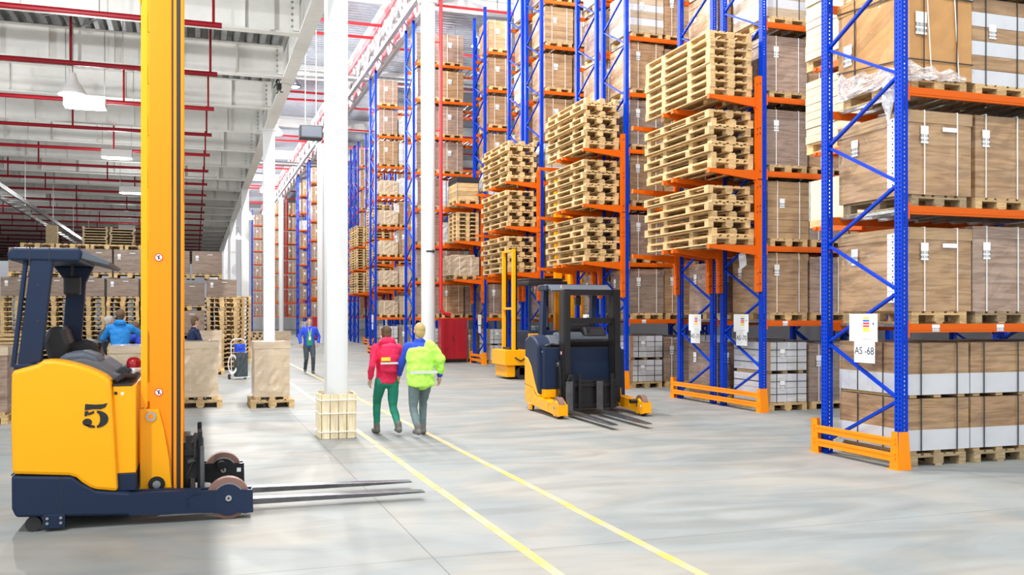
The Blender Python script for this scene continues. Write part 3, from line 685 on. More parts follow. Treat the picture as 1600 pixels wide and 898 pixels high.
# ------------------------------------------------------------------ racks
TOPZ = 12.65
LEV = [1.65 + 1.35 * i for i in range(8)]
def c_post(h):
    mb = MB(); t = .004
    # thin C section, opening to +Y
    mb.box(-.058, .058, -.045, -.045 + t, 0, h); mb.box(-.058, -.058 + t, -.045 + t, .04, 0, h); mb.box(.058 - t, .058, -.045 + t, .04, 0, h)
    mb.box(-.058, -.035, .04, .044, 0, h); mb.box(.035, .058, .04, .044, 0, h)
    return mb
_pm = {}
def meshof(key, fn):
    if key not in _pm: _pm[key] = fn()
    return _pm[key]
def inst(name, key, fn, parent, loc=(0, 0, 0), rz=0):
    o = bpy.data.objects.new(name, meshof(key, fn)); COL.objects.link(o); o.parent = parent; o.location = loc; o.rotation_euler = (0, 0, rz); return o
def rack(x0, yf, yb, label, bays=1, near=True, top=TOPZ, brackets=None):
    root = empty('pallet_rack', (x0, yf, 0), label=label, cat='rack', group='pallet racks')
    D = yb - yf; bayw = 2.8
    for k in range(bays + 1):
        fr = empty('upright_frame', (k * bayw, 0, 0), parent=root)
        inst('post', ('post', top), lambda: c_post(top).mesh('post', 'post_blue'), fr, (0, 0, 0), R(-90))
        inst('post', ('post', top), None, fr, (0, D, 0), R(-90))
        for y in (0, D): inst('base_plate', 'bp', lambda: MB().box(-.07, .09, -.08, .08, 0, .008).tube((-.05, -.06, 0), (-.05, -.06, .03), .01, 6).mesh('base_plate', 'blue_paint'), fr, (0, y, 0))
        z = .18; up = False; bl = []
        z = .16
        while z + .63 < top - .1:
            bl.append(((0, .02, z + .62), (0, D - .02, z)) if not up else ((0, .02, z), (0, D - .02, z + .62)))
            z += .62; up = not up
        if near:
            for a, b_ in bl:
                key = ('br', round(D, 2), a[2] > b_[2])
                A, B = ((0, .02, .62), (0, D - .02, 0)) if a[2] > b_[2] else ((0, .02, 0), (0, D - .02, .62))
                inst('brace', key, lambda: MB().bar(A, B, .045, .03).mesh('brace', 'blue_paint'), fr, (0, 0, min(a[2], b_[2])))
        else:
            inst('bracing', ('brs', round(D, 2)), lambda: (lambda mb: [mb.bar(a, b_, .045, .03) for a, b_ in bl] and mb)(MB()).mesh('bracing', 'blue_paint'), fr)
    for bay in range(bays):
        for i, z in enumerate(LEV):
            for y, s in ((-.02, -1), (D + .02, 1)):
                def bm():
                    mb = MB().box(.06, bayw - .06, -.022, .022, -.1, -.03); mb.box(.06, bayw - .06, -.022, .012, -.03, 0); mb.box(.06, bayw - .06, -.026, -.022, -.075, -.055)
                    for x in (.02, bayw - .02 - .055): mb.box(x + .0, x + .055, -.034, -.024, -.16, .035)
                    return mb
                o = inst('beam', 'beam', lambda: bm().mesh('beam', 'orange_paint'), root, (bay * bayw, y, z))
                if s == 1: o.rotation_euler = (0, 0, R(180)); o.location = (bay * bayw + bayw, y, z)
            inst('shelf_bars', ('bars', round(D, 2)), lambda: (lambda mb: [mb.box(x, x + .04, 0, D, -.04, -.004) for x in [.2 + .29 * q for q in range(9)]] and mb)(MB()).mesh('shelf_bars', 'galvanised'), root, (bay * bayw, 0, z))
    if yf < 30:
        for x in (.45, 1.4, 2.3)[:3]:
            inst('beam_sticker', 'bst', lambda: MB().box(-.055, .055, -.002, 0, -.04, .04).mesh('beam_sticker', 'sticker'), root, (x, -.045, LEV[0] - .05))
    return root
def guard(x, y0, y1, label):
    root = empty('rack_guard', (x, y0, 0), label=label, cat='rack guard', group='orange end guards')
    L = y1 - y0
    def gp(s):
        mb = MB().prism_x([(0, 0), (.15 * s, 0), (.115 * s, .43), (.02 * s, .43)], -.004, .004)
        mb.prism_y([(0, 0), (.17, 0), (.13, .43), (0, .43)], -.004 if s > 0 else -.004, .004)
        for z in (.13, .18, .3, .35):
            mb.tube((-.014, .06 * s, z), (0, .06 * s, z), .014, 8)
        mb.box(-.03, .19, min(0, .17 * s) - .01, max(0, .17 * s) + .01, 0, .006)
        return mb
    gp(1).build('guard_post', 'guard_orange', root); gp(-1).build('guard_post', 'guard_orange', root, (0, L, 0))
    for z in (.09, .26):
        mb = MB().box(.006, .03, .1, L - .1, z, z + .09); mb.box(-.006, .006, .1, L - .1, z + .0, z + .028); mb.box(-.006, .006, .1, L - .1, z + .058, z + .09); mb.box(.0, .006, .1, L - .1, z + .028, z + .058)
        mb.build('guard_rail', 'guard_orange', root)
    return root
def txt(s, size, parent, loc, m='ink', rot=(R(90), 0, R(-90))):
    cu = bpy.data.curves.new('t', 'FONT'); cu.body = s; cu.size = size; cu.align_x = 'CENTER'; cu.align_y = 'CENTER'; cu.extrude = .0006
    t = bpy.data.objects.new('t', cu); COL.objects.link(t); dg = bpy.context.evaluated_depsgraph_get(); dg.update()
    me = bpy.data.meshes.new_from_object(t.evaluated_get(dg)); bpy.data.objects.remove(t)
    me.materials.clear(); me.materials.append(M[m])
    o = bpy.data.objects.new('lettering', me); COL.objects.link(o); o.parent = parent; o.location = loc; o.rotation_euler = rot; return o
def rack_sign(x, y, n, lab_):
    x += .055
    root = empty('rack_notice', (x, y, 1.6), label=f'white notice board with coloured stripes hung on the end frame {lab_}', cat='sign', group='notice boards on rack ends')
    MB().box(-.008, 0, -.245, .245, -.165, .165).build('board', 'paper', root)
    for i, (m, z) in enumerate((('ink_yellow', .115), ('ink_blue', .082), ('ink_red', .05), ('ink_red', .018), ('ink_yellow', -.012), ('ink_yellow', -.038))):
        MB().box(-.0095, -.008, -.11 + (.0 if i else 0), .0, z - .01, z + .012).build('colour_stripe', m, root)
    mb = MB().box(-.0095, -.008, -.19, -.17, .035, .06); mb.build('small_symbol', 'ink', root)
    MB().box(-.009, -.008, -.17, .02, -.14, -.135).build('ruled_line', 'galvanised', root)
    r2 = empty('rack_number', (x, y - .02, 1.32), label=f'white paper reading AS-{n} taped under the notice board', cat='sign')
    MB().box(-.006, 0, -.18, .18, -.14, .115).build('paper_sheet', 'paper', r2)
    txt(f'AS -{n}', .125, r2, (-.0075, 0, .0))
    return root
# name, x0, yf, yb, number
ROWS = [
 ('G0', 7.62, 8.66, 9.98, 'signed AS-68'),
 ('D1f', 9.72, 14.55, 15.87, 'signed AS-70'), ('D1b', 9.72, 16.25, 17.57, 'signed AS-71'),
 ('D2f', 9.72, 20.2, 21.52, 'signed AS-72'), ('D2b', 9.72, 21.92, 23.2, 'signed AS-73'),
 ('D3f', 9.72, 25.95, 27.27, 'first past AS-73'), ('D3b', 9.72, 27.65, 28.97, 'second past AS-73'),
 ('D4f', 9.72, 31.65, 32.97, 'third past AS-73'), ('F', 7.66, 33.95, 35.27, 'fourth past AS-73'),
 ('G1', 7.62, 41.4, 42.72, 'fifth past AS-73'),
 ('D5f', 9.72, 47.3, 48.62, 'sixth past AS-73'), ('D5b', 9.72, 49.0, 50.32, 'seventh past AS-73'),
 ('D6f', 9.72, 53.0, 54.3, 'eighth past AS-73'), ('D6b', 9.72, 54.7, 56.0, 'ninth past AS-73'),
 ('D7f', 9.72, 58.8, 60.1, 'tenth past AS-73'), ('D7b', 9.72, 60.5, 61.8, 'eleventh past AS-73'),
 ('G2', 7.62, 66.7, 68.0, 'twelfth past AS-73'), ('G3', 7.62, 74.2, 75.5, 'thirteenth past AS-73'),
 ('D8', 9.0, 80.5, 81.8, 'fourteenth past AS-73'), ('D9', 6.9, 88.5, 89.8, 'fifteenth past AS-73'), ('D10', 5.6, 100, 101.3, 'farthest of all'),
]
RK = {}
for nm, x0, yf, yb, desc in ROWS:
    RK[nm] = (x0, yf, yb, desc)
    far = yf > 30
    rack(x0, yf, yb, f'tall blue and orange pallet rack, the one {desc}', bays=2 if nm in ('G0', 'D1f', 'D2f', 'D3f', 'F', 'G1', 'D8', 'D9', 'D10', 'G3') else 1, near=not far)
guard(7.5, 8.56, 10.14, 'orange end guard at the foot of rack AS-68')
guard(9.58, 14.4, 17.75, 'long orange end guard at the foot of racks AS-70 and AS-71')
guard(9.58, 20.05, 23.4, 'orange end guard at the foot of racks AS-72 and AS-73')
guard(9.58, 25.8, 29.1, 'orange end guard behind the narrow yellow mast of the turret truck')
guard(9.58, 31.5, 33.1, 'orange end guard right of the red cabinet')
guard(7.5, 41.25, 42.85, 'orange end guard left of the walker in the red jacket')
guard(9.58, 47.15, 50.5, 'orange end guard under the far pallet stacks')
guard(9.58, 52.9, 56.2, 'orange end guard beyond the far pallet stacks')
guard(7.5, 66.6, 68.1, 'tiny orange end guard right of the far walker'); 
rack_sign(7.52, 9.24, 68, 'of rack AS-68'); rack_sign(9.6, 15.15, 70, 'of rack AS-70'); rack_sign(9.6, 16.85, 71, 'of rack AS-71')
rack_sign(9.6, 20.8, 72, 'of rack AS-72'); rack_sign(9.6, 22.4, 73, 'of rack AS-73')
for x, y, d in ((9.69, 32.2, 'right of the red cabinet'), (7.59, 42.0, 'above the red walker'), (9.69, 49.6, 'under the far pallet stacks'), (9.69, 54.4, 'past the far pallet stacks')):
    root = empty('rack_notice', (x, y, 1.6), label=f'small white notice hung on a rack end {d}', cat='sign', group='notice boards on rack ends')
    MB().box(-.008, 0, -.2, .2, -.2, .16).build('board', 'paper', root); MB().box(-.01, -.008, -.1, .0, 0, .1).build('colour_stripe', 'ink_yellow', root)
    MB().box(-.008, 0, -.15, .15, -.5, -.24).build('paper_sheet', 'paper', root)

# ------------------------------------------------------------------ orange cantilever arms and the stacks of long pallets
def brackets(rx, ys, label, levels=(3.0, 4.35, 5.66), L=1.06):
    root = empty('cantilever_bracket', (rx - .05, ys[0], 0), label=label, cat='bracket', group='orange cantilever brackets')
    for y in ys:
        mb = MB().box(-.085, 0, -.06, .06, 2.17, 4.18); mb.box(-.085, 0, -.06, .06, 4.2, 6.05); mb.box(-.1, -.085, -.03, .03, 2.6, 5.95)
        ch = mb.build('channel', 'orange_paint', root, (0, y - ys[0], 0))
        b2 = MB()
        for z in (2.3, 2.5, 3.6, 3.7, 4.05, 4.32, 5.0, 5.1, 5.9): b2.tube((-.089, -.045, z), (-.085, -.045, z), .014, 6); b2.box(-.05, -.03, -.062, -.06, z, z + .03)
        b2.build('bolt_holes', 'black_steel', ch)
        for z in levels:
            mb = MB().prism_y([(-.085, -.17), (-.085, 0), (-L, 0), (-L, -.06)], -.03, .03); mb.box(-L - .012, -L, -.045, .045, -.075, .012)
            mb.prism_y([(-.085, -.2), (-.085, .03), (-.105, .03), (-.105, -.2)], -.055, .055)
            mb.build('arm', 'orange_paint', root, (0, y - ys[0], z))
    return root
def stack_long(cx, cy, z, n, mode, where, group, near=True):
    pitch = .144 if mode == 'plain' else .152
    for i in range(n):
        inv = mode != 'plain' and i % 2 == 1
        dx = random.uniform(-.012, .012) + ((.045 if inv else -.03) if mode != 'plain' else 0); dy = random.uniform(-.015, .015)
        rz = random.uniform(-.004, .004)
        if i == 0 and mode != 'plain': dx += .02; dy -= .06
        place(('long', near), lambda: make_pallet(.86, 2.5, LONGY, 'long_pallet', near), (cx + dx, cy + dy, z + i * pitch + (.144 if inv else 0)), (0, R(180) if inv else 0, rz),
              f'long pale pallet, {ORD[i]} in the {where}', 'pallet', group)
        if mode != 'plain' and i < n - 1:      # loose dunnage strips carry the next pallet
            pass
RNG = random.Random(4)
for nm, desc, ns, yy in (('D1', 'by rack AS-70', (('nest', 7), ('nest', 7), ('plain', 8)), (14.55, 15.87, 16.25, 17.57)),
                     ('D2', 'by rack AS-72', (('nest', 7), ('nest', 7), ('nest', 8)), (20.2, 21.52, 21.92, 23.2)),
                     ('D3', 'past rack AS-73', (('nest', 7), ('nest', 7), ('nest', 8)), (25.95, 27.27, 27.65, 28.97)),
                     ('D5', 'over the far walker', (('plain', 8), ('plain', 8), ('plain', 12)), (47.3, 48.62, 49.0, 50.32)),
                     ('D6', 'beyond the far walker', (('plain', 8), ('plain', 8), ('plain', 8)), (53.0, 54.3, 54.7, 56.0))):
    brackets(9.72, yy, f'orange cantilever arms bolted to the rack end {desc}')
    for t, ((mode, n), z) in enumerate(zip(ns, (3.012, 4.362, 5.672))):
        stack_long(9.10, yy[0] + 1.31, z, n, mode, f'{["bottom", "middle", "top"][t]} stack {desc}', f'long pallets on the {["bottom", "middle", "top"][t]} arms {desc}', near=yy[0] < 22)
# smaller goods on the arms right of the red cabinet
brackets(9.72, (31.65, 32.97), 'orange cantilever arms right of the red riser pipe')
for i in range(7): pallet((9.12, 32.35, 4.362 + i * .144), f'pallet on the arms right of the red pipe, {ORD[i]} of the middle stack', 'pallets on the arms right of the red pipe', near=False)
pallet((9.12, 32.35, 5.672), 'pallet under the wooden crate with black trays', None, near=False)
g = empty('wooden_crate', (9.12, 32.35, 5.816), label='pale wooden crate with metal corners high right of the red pipe', cat='crate')
for k in range(4): MB().box(-.39, .39, -.59, .59, k * .15, k * .15 + .142).build('crate_board', 'pine_x', g)
for sx in (-1, 1):
    for sy in (-1, 1): MB().cb(sx * .385, sy * .585, .3, .03, .03, .6).build('metal_corner', 'galvanised', g)
for k in range(3): tag(MB().box(-.4, .4, -.6, .6, 0, .05).box(-.37, .37, -.61, .61, .05, .062).build('black_tray', 'black_plastic', None, (9.12, 32.35, 6.42 + k * .064)), f'flat black tray on the wooden crate, {ORD[k]} of three', 'tray', 'black trays on the wooden crate')
pallet((9.0, 32.3, 3.012), 'pallet under the pale film-wrapped load right of the red pipe', None, near=False)
place('filmbig', lambda: load_film(1.1, 1.25, .72, 'cream_wrap', seed=21), (9.0, 32.3, 3.156), label='pale film-wrapped load on the lowest arms right of the red pipe', cat='box')
# pale board stacks on the back side of rack AS-68
root = empty('cantilever_bracket', (8.25, 10.06, 0), label='short orange arms on the back of rack AS-68', cat='bracket', group='orange cantilever brackets')
for z in (2.98, 4.02, 5.2):
    for x in (.0, .75): MB().prism_x([(0, -.12), (0, 0), (1.0, 0), (1.0, -.05)], x - .03, x + .03).build('arm', 'orange_paint', root, (0, 0, z))
    MB().box(-.05, .9, .92, .99, -.04, -.001).build('lip', 'orange_paint', root, (0, 0, z))
for j, (z, h) in enumerate(((4.03, .88), (5.21, 1.1))):
    pallet((8.68, 10.7, z), f'pallet under the {["lower", "upper"][j]} pale board stack behind rack AS-68', None, near=False)
    for k in range(int(h / .11)):
        MB_ = MB().box(-.43, .43, -.58, .58, 0, .103); o = MB_.build('board_pack', 'pale_board', None, (8.68 + random.uniform(-.01, .01), 10.7, z + .144 + k * .11 + .004))
        tag(o, f'pack of pale boards, {ORD[k]} in the {["lower", "upper"][j]} stack behind rack AS-68', 'boards', f'pale board packs in the {["lower", "upper"][j]} stack')
g = empty('plywood_crate', (8.72, 10.7, 2.99), label='pale plywood crate with galvanised edges behind the post of AS-68', cat='crate')
MB().box(-.4, .4, -.58, .58, .1, .66).build('panel', 'pine_z', g)
for sx in (-1, 1):
    for sy in (-1, 1): MB().cb(sx * .4, sy * .58, .38, .02, .02, .57).build('metal_corner', 'galvanised', g)
for x in (-.35, 0, .35): MB().box(x - .05, x + .05, -.58, .58, .0, .1).build('skid', 'pine', g)

# ------------------------------------------------------------------ goods in the racks
def slot(nm, lev, pos, kind, dx=0, sc=None, under=True):
    """one pallet with its load: lev 0 = floor, 1.. = beam levels"""
    x0, yf, yb, desc = RK[nm]; z = 0 if lev == 0 else LEV[lev - 1]
    x = x0 + .14 + .45 + pos * .915 + dx + (.055 if pos > 2 else 0); y = (yf + yb) / 2 + RNG.uniform(-.03, .01) - .0
    near = yf < 24
    shelf = 'on floor' if lev == 0 else f'{ORD[lev - 1]} shelf'
    posn = ('first from aisle', 'second from aisle', 'third from aisle', 'fourth from aisle', 'fifth from aisle', 'sixth from aisle')[pos]
    rk = f'rack {desc}'
    if isinstance(kind, str):
        mk, what = LOADS[kind]
        bare = yf > 60 or pos > 2          # too far off or too deep inside for its pallet to show
        if not bare: pallet((x, y, z), f'pallet under {what.split(" with ")[0]} {shelf}, {posn}, {rk}', f'pallets in the {rk}', near=near and not (nm.endswith('b')), rz=0)
        place(('load', kind), mk, (x, y, z + (.002 if bare else .144)), (0, 0, RNG.uniform(-.012, .012) + (R(180) if False else 0)), f'{what}, {shelf}, {posn}, {rk}', 'box', f'loads in the {rk}')
# AS-68
g = 'loads in the rack signed AS-68'
x0, yf, yb, _ = RK['G0']
for pos in range(3):
    x = x0 + .13 + .46 + pos * .925; y = (yf + yb) / 2; pn = ('at end frame', 'second in', 'third in')[pos]
    pallet((x, y, 0), f'weathered pallet on the floor under rack AS-68, {pn}', 'pallets in rack AS-68', old=True)
    for k in range(2):
        zz = .144 + k * .645
        for xx in (-.35, 0, .35): tag(MB().box(xx - .05, xx + .05, -.58, .58, 0, .035).build('batten', 'pine', None, (x, y, zz)), f'wooden batten under the {["lower", "upper"][k]} brown and white carton {pn}', 'batten', 'battens under the floor cartons of AS-68')
        place('half', load_half, (x, y, zz + .036), (0, 0, RNG.uniform(-.006, .006)), f'brown carton with white lower half, {["bottom", "upper"][k]} of two on the floor, {pn}', 'box', g)
L1 = [('strapm', 1), ('strapm', 1), ('strapm', 1)]
random.seed(21)
def load68(w_, h, m, lidm, strap, nst, lead=False):
    root = load_strap(w_, 1.22, h, m, True, strap, lidm=lidm); return root
def tall_orange():
    root = empty('carton_load'); w_, d, h = .92, 1.25, 1.16
    soft_box(MB(), w_ - .01, d - .01, 0, h, .006, seed=31).build('carton', 'orange_card', root)
    soft_box(MB(), w_ + .01, d + .01, h - .14, h + .006, .003, seed=3).build('lid', 'orange_card', root)
    for x in (-.26, .22):
        s = MB(); ring_y(s, x, w_, d + .02, 0, h + .01, sw=.014); s.build('strap', 'strap_black', root)
    for x in (-.2, .2):
        s = MB(); s.bar((x - .03, -d / 2 - .012, h), (x + .05, -d / 2 - .012, 0), .012, .004); s.build('strap', 'strap_white', root)
    for z in (.2, .95):
        s = MB(); q = w_ / 2 + .008; e = d / 2 + .008; s.bar((-q, -e, z), (q, -e, z), .006, .014); s.bar((-q, -e, z), (-q, e, z + .12), .006, .014); s.build('strap', 'strap_black', root)
    for y in (-.4, .3): MB().box(-w_ / 2 - .012, -w_ / 2 - .004, y - .008, y + .008, 0, h).build('strap', 'strap_black', root)
    sticker(root, -.3, -d / 2 - .012, .62, .16, .26); sticker(root, .38, -d / 2 - .012, 1.02, .14, .12); sticker(root, -w_ / 2 - .012, .42, .5, .15, .26, 's')
    # loose stretch film hanging round the foot
    rr = random.Random(5); n = 26; vs = []; fs = []
    path = [(-w_ / 2 - .02, d / 2)] + [(-w_ / 2 - .02 - rr.uniform(0, .02), d / 2 - d * i / 12) for i in range(1, 12)] + [(-w_ / 2 - .02, -d / 2 - .02)] + [(-w_ / 2 + w_ * i / 12, -d / 2 - .03 - rr.uniform(0, .03)) for i in range(1, 11)]
    m_ = len(path)
    for j in range(7):
        for i, (x, y) in enumerate(path):
            f = j / 6; hgt = .30 * (1 - .75 * i / m_) + .03 * math.sin(i * 1.7)
            vs.append((x + rr.uniform(-.02, .012), y + rr.uniform(-.025, .012), -.04 + f * hgt + rr.uniform(-.02, .02)))
    for j in range(6):
        for i in range(m_ - 1): fs.append((j * m_ + i, j * m_ + i + 1, (j + 1) * m_ + i + 1, (j + 1) * m_ + i))
    MB().add(vs, fs).build('loose_film', 'clear_film', root)
    # a twisted tail of film hanging below the shelf
    pts = []; vs = []; fs = []
    for j in range(9):
        t = j / 8; r_ = .09 * math.sin(math.pi * min(1, t * .9 + .12)) + .015
        for i in range(7):
            a = i * 2 * math.pi / 7 + t * 3; vs.append((-w_ / 2 - .06 + r_ * math.cos(a) * .4 + rr.uniform(-.01, .01), -.35 + r_ * math.sin(a) + rr.uniform(-.01, .01), .05 - t * .5))
    for j in range(8):
        for i in range(7): fs.append((j * 7 + i, j * 7 + (i + 1) % 7, (j + 1) * 7 + (i + 1) % 7, (j + 1) * 7 + i))
    MB().add(vs, fs).build('film_tail', 'clear_film', root)
    return root
def crate_like():
    """lidded wood-look carton of AS-68, second shelf, with a column of small round-mark labels on its side"""
    root = load_strap(.93, 1.24, .96, 'tan_wrap', True, 'strap_white', lidm='kraft')
    for k in range(12): MB().box(-.474, -.466, -.42, -.28, .1 + k * .068, .1 + k * .068 + .062).build('side_label', 'paper', root)
    mb = MB()
    for k in range(12): mb.tube((-.476, -.37, .131 + k * .068), (-.473, -.37, .131 + k * .068), .012, 8)
    mb.build('round_marks', 'ink', root)
    MB().box(.02, .24, -.63, -.624, .74, .79).build('long_sticker', 'paper', root)
    return root
for pos in range(3):
    x = x0 + .13 + .47 + pos * .935; y = (yf + yb) / 2; pn = ('at end frame', 'second in', 'third in')[pos]
    for lev in range(1, 6):
        pallet((x, y, LEV[lev - 1]), f'pallet on {ORD[lev-1]} shelf of rack AS-68, {pn}', 'pallets in rack AS-68', old=(lev + pos) % 3 == 2)
        zz = LEV[lev - 1] + .144
        kind = {(1, 0): ('cr', crate_like, 'lidded tan carton with small side labels, first shelf'), (2, 0): ('cr', crate_like, 'lidded tan carton with small side labels, second shelf'),
                (1, 1): ('mv', lambda: load_strap(.9, 1.22, 1.0, 'mauve_wrap', True, 'strap_white'), 'mauve-brown film-wrapped carton, first shelf'),
                (2, 1): ('tn', lambda: load_strap(.8, 1.2, .98, 'tan_wrap', False, 'strap_white', lidm='kraft'), 'tan carton with two white straps, second shelf'),
                (3, 0): ('to', tall_orange, 'big orange-tan carton with black straps and loose film, third shelf'),
                (3, 1): ('ly', lambda: load_layers(.9, 1.2, 1.02, ('white_card', 'tan_wrap'), 6), 'white and brown layered cartons, third shelf'),
                }.get((lev, pos))
        if kind is None:
            kk = ('strap', 'strapm', 'layers')[(lev + pos) % 3]; kind = (('load', kk), LOADS[kk][0], LOADS[kk][1] + f', {ORD[lev-1]} shelf')
        place(kind[0], kind[1], (x, y, zz), (0, 0, RNG.uniform(-.008, .008)), f'{kind[2].replace("first shelf", "lowest shelf")}, {pn} of AS-68', 'box', g)
tag(MB().prism_x([(-.13, -.1), (.1, -.2), (.14, .1), (-.08, .2)], 0, .004).build('hanging_paper', 'paper', None, (9.655, 15.1, 2.78)), 'loose white paper hanging at an angle under the cantilever arms of rack AS-70', 'paper')
# ground floor goods by AS-70
def white_pair(nm, pos, low=True):
    x0, yf, yb, desc = RK[nm]; x = x0 + .14 + .45 + pos * .915; y = (yf + yb) / 2
    pn = ('first from aisle', 'second from aisle', 'third from aisle')[pos]
    pallet((x, y, 0), f'pallet under white strapped cartons on the floor, {pn}, rack {desc}', f'pallets in the rack {desc}', near=yf < 24)
    for k in range(2):
        for xx in (-.34, 0, .34):
            if k: tag(MB().box(xx - .05, xx + .05, -.5, .5, 0, .05).build('batten', 'pine', None, (x, y, .144 + .53)), f'batten between white cartons on the floor, {pn}, rack {desc}', 'batten', f'battens in the rack {desc}')
        place('whites', load_whites, (x, y, .15 + k * .58), (0, 0, RNG.uniform(-.01, .01)), f'white strapped cartons, {["bottom", "upper"][k]} block on floor, {pn}, rack {desc}', 'box', f'loads in the rack {desc}')
def brown_floor(nm, pos):
    slot(nm, 0, pos, 'strapd')
white_pair('D1f', 0); brown_floor('D1f', 1); white_pair('D1f', 2)
brown_floor('D1b', 0); white_pair('D1b', 1)
white_pair('D2f', 0); brown_floor('D2f', 1); white_pair('D2f', 2); brown_floor('D2b', 0); white_pair('D2b', 1)
white_pair('D3f', 0); brown_floor('D3f', 1); brown_floor('D3b', 0); white_pair('D4f', 0); brown_floor('D4f', 1)
white_pair('F', 0); brown_floor('F', 1); white_pair('G1', 0); brown_floor('G1', 1); white_pair('G1', 2); white_pair('D5f', 0); brown_floor('D5b', 0); white_pair('D6f', 0); brown_floor('D6b', 0)
white_pair('G2', 0); white_pair('G3', 0); white_pair('G3', 1)
near_kinds = ['strap', 'strapm', 'strap', 'layerk', 'strap', 'plainm', 'layers', 'plain']
PLAN = {
 'D1f': [['strap', 'plainm', 'plain'], ['layerk', 'strapd', 'plain'], ['strapm', 'plain', 'plain'], ['strapm', 'strap', 'plain'], ['layers', 'layerk', 'plain'], ['plain', 'plainm', 'plain']],
 'D1b': [['strapm', 'plain'], ['plain', 'plain'], ['strap', 'plainm'], ['layers', 'plain'], ['strap', 'plain'], ['plainm', 'plain']],
 'D2f': [['strapd', 'strap'], ['strapm', 'strap'], ['strap', 'plain'], ['strapd', 'layerk'], ['strap', 'plain'], ['layers', 'strap'], ['strap', 'layerk']],
 'D2b': [['strapm'], ['plain'], ['strap'], ['layers'], ['strap'], ['plainm'], ['layerw']],
 'D3f': [['strapd', 'plainm'], ['plainm'], ['strap'], ['layers'], ['plain', 'strap'], ['plain', 'plainm'], ['layerk', 'plainm'], ['strapm', 'plain']],
 'D3b': [['strapm'], ['plain'], ['strap'], ['layerw'], ['plain'], ['layers'], ['plain'], ['layerw']],
 'D4f': [['strapd'], ['strapd'], ['plain'], ['layers'], ['plain', 'layers'], ['plain'], ['plain'], ['plain']],
 'F': [['strapm', 'strap', 'plainm'], ['plainm', 'strapm'], ['plainm', 'film'], ['plainm', 'layerw'], ['strapm', 'plainm'], ['strapm', 'plainm'], ['plainm', 'plain'], ['strapm', 'plainm']],
 'G1': [['filmc', 'plains', 'strap'], ['filmc', 'plains'], ['filmc', 'strap'], ['filmc', 'plain'], ['filmc', 'film'], ['plain', 'layerw'], ['plainm', 'film'], ['plainm']],
 'D5f': [['strap'], ['plain'], ['layers'], ['strapm'], ['strap'], ['strapm'], ['plain'], ['plainm']],
 'D6f': [['plain'], ['plain'], ['layers'], ['strapm'], ['strap'], ['plain'], ['plain'], ['plainm']],
 'D7f': [['plain'], ['film'], ['plain'], ['plain'], ['plain'], ['plain'], ['plain'], ['plain']],
 'G2': [['strapm', 'plain'], ['plain', 'plain'], ['plainm'], ['strapm'], ['plain'], ['plainm'], ['plain'], ['plainm']],
 'D9': [['plain', 'plainm']] * 8, 'D10': [['plainm', 'plain']] * 8, 'D8': [['plainm', 'plain']] * 8,
 'G3': [['plain', 'film'], ['plainm', 'plain'], ['plain', 'filmc'], ['strapm', 'plain'], ['plain', 'plainm'], ['film', 'plain'], ['plainm', 'plain'], ['plain', 'plainm']],
}
for nm, levs in PLAN.items():
    for i, ks in enumerate(levs):
        for p, k in enumerate(ks): slot(nm, i + 1, p, k)
for nm in ('D1f', 'D2f', 'D3f'):
    for pos in (3, 4, 5):
        for lev in (0, 1, 2): slot(nm, lev, pos, ('strapd', 'plainm', 'strapd')[(pos + lev) % 3])
for nm in ('D1b', 'D2b', 'D3b', 'F', 'G1', 'D4f'):
    for lev in (0, 1):
        slot(nm, lev, 2, 'strapd') if not (nm == 'G1' and lev == 0) and not (lev == 1 and nm in ('F', 'G1')) else None
# red cabinet in the rack by the round post
g = empty('red_cabinet', (9.05, 33.55, 0), label='dark red steel cabinet on a black base beside the nearest round white post', cat='cabinet')
MB().box(-.5, .5, -.2, .25, .12, 1.62).build('body', 'cabinet_red', g, bevel=.01); MB().box(-.48, .48, -.18, .25, 0, .12).build('base', 'black_steel', g)
MB().box(-.49, -.005, -.215, -.2, .15, 1.6).build('door', 'cabinet_red', g); MB().box(.005, .49, -.215, -.2, .15, 1.6).build('door', 'cabinet_red', g)
MB().box(-.04, -.02, -.235, -.215, .8, .95).build('handle', 'black_steel', g)

# ------------------------------------------------------------------ reach trucks (forks towards local +X)
def five(parent, x, y, z, h):
    """stencil numeral 5, built from curved outlines"""
    def P(u, v): return (x + u * h, z + v * h)
    mb = MB()
    mb.prism_y([P(-.40, .52), P(-.42, .24), P(-.1, .29), P(.22, .28), P(.40, .36), P(.48, .54), P(.30, .49), P(.0, .48)], y - .002, y)          # flag
    mb.prism_y([P(-.42, .20), P(-.27, .21), P(-.30, .04), P(-.38, -.02), P(-.43, .0)], y - .002, y)                            # stem
    # right half of the bowl
    out = [P(.0, .2)] + [P(.06 + .46 * math.sin(a), -.15 + .37 * math.cos(a)) for a in [math.pi * k / 12 for k in range(13)]]
    inn = [P(.06 + .13 * math.sin(a), -.15 + .27 * math.cos(a)) for a in [math.pi * k / 12 for k in range(12, -1, -1)]]
    for k in range(12): 
        mb.prism_y([out[k + 1], out[k + 2] if k + 2 < len(out) else out[-1], inn[11 - k] if k < 12 else inn[0], inn[12 - k]], y - .002, y)
    mb.prism_y([P(-.28, .13), P(-.05, .22), P(-.05, .11), P(-.27, .02)], y - .002, y)
    # left foot ball of the numeral
    mb.prism_y([P(-.32 + .19 * math.cos(a), -.27 + .16 * math.sin(a)) for a in [2 * math.pi * k / 16 for k in range(16)]], y - .002, y)
    mb.prism_y([P(-.42, -.37), P(-.15, -.39), P(-.02, -.43), P(-.02, -.52), P(-.24, -.5)], y - .002, y)
    mb.build('number_five', 'decal_black', parent)
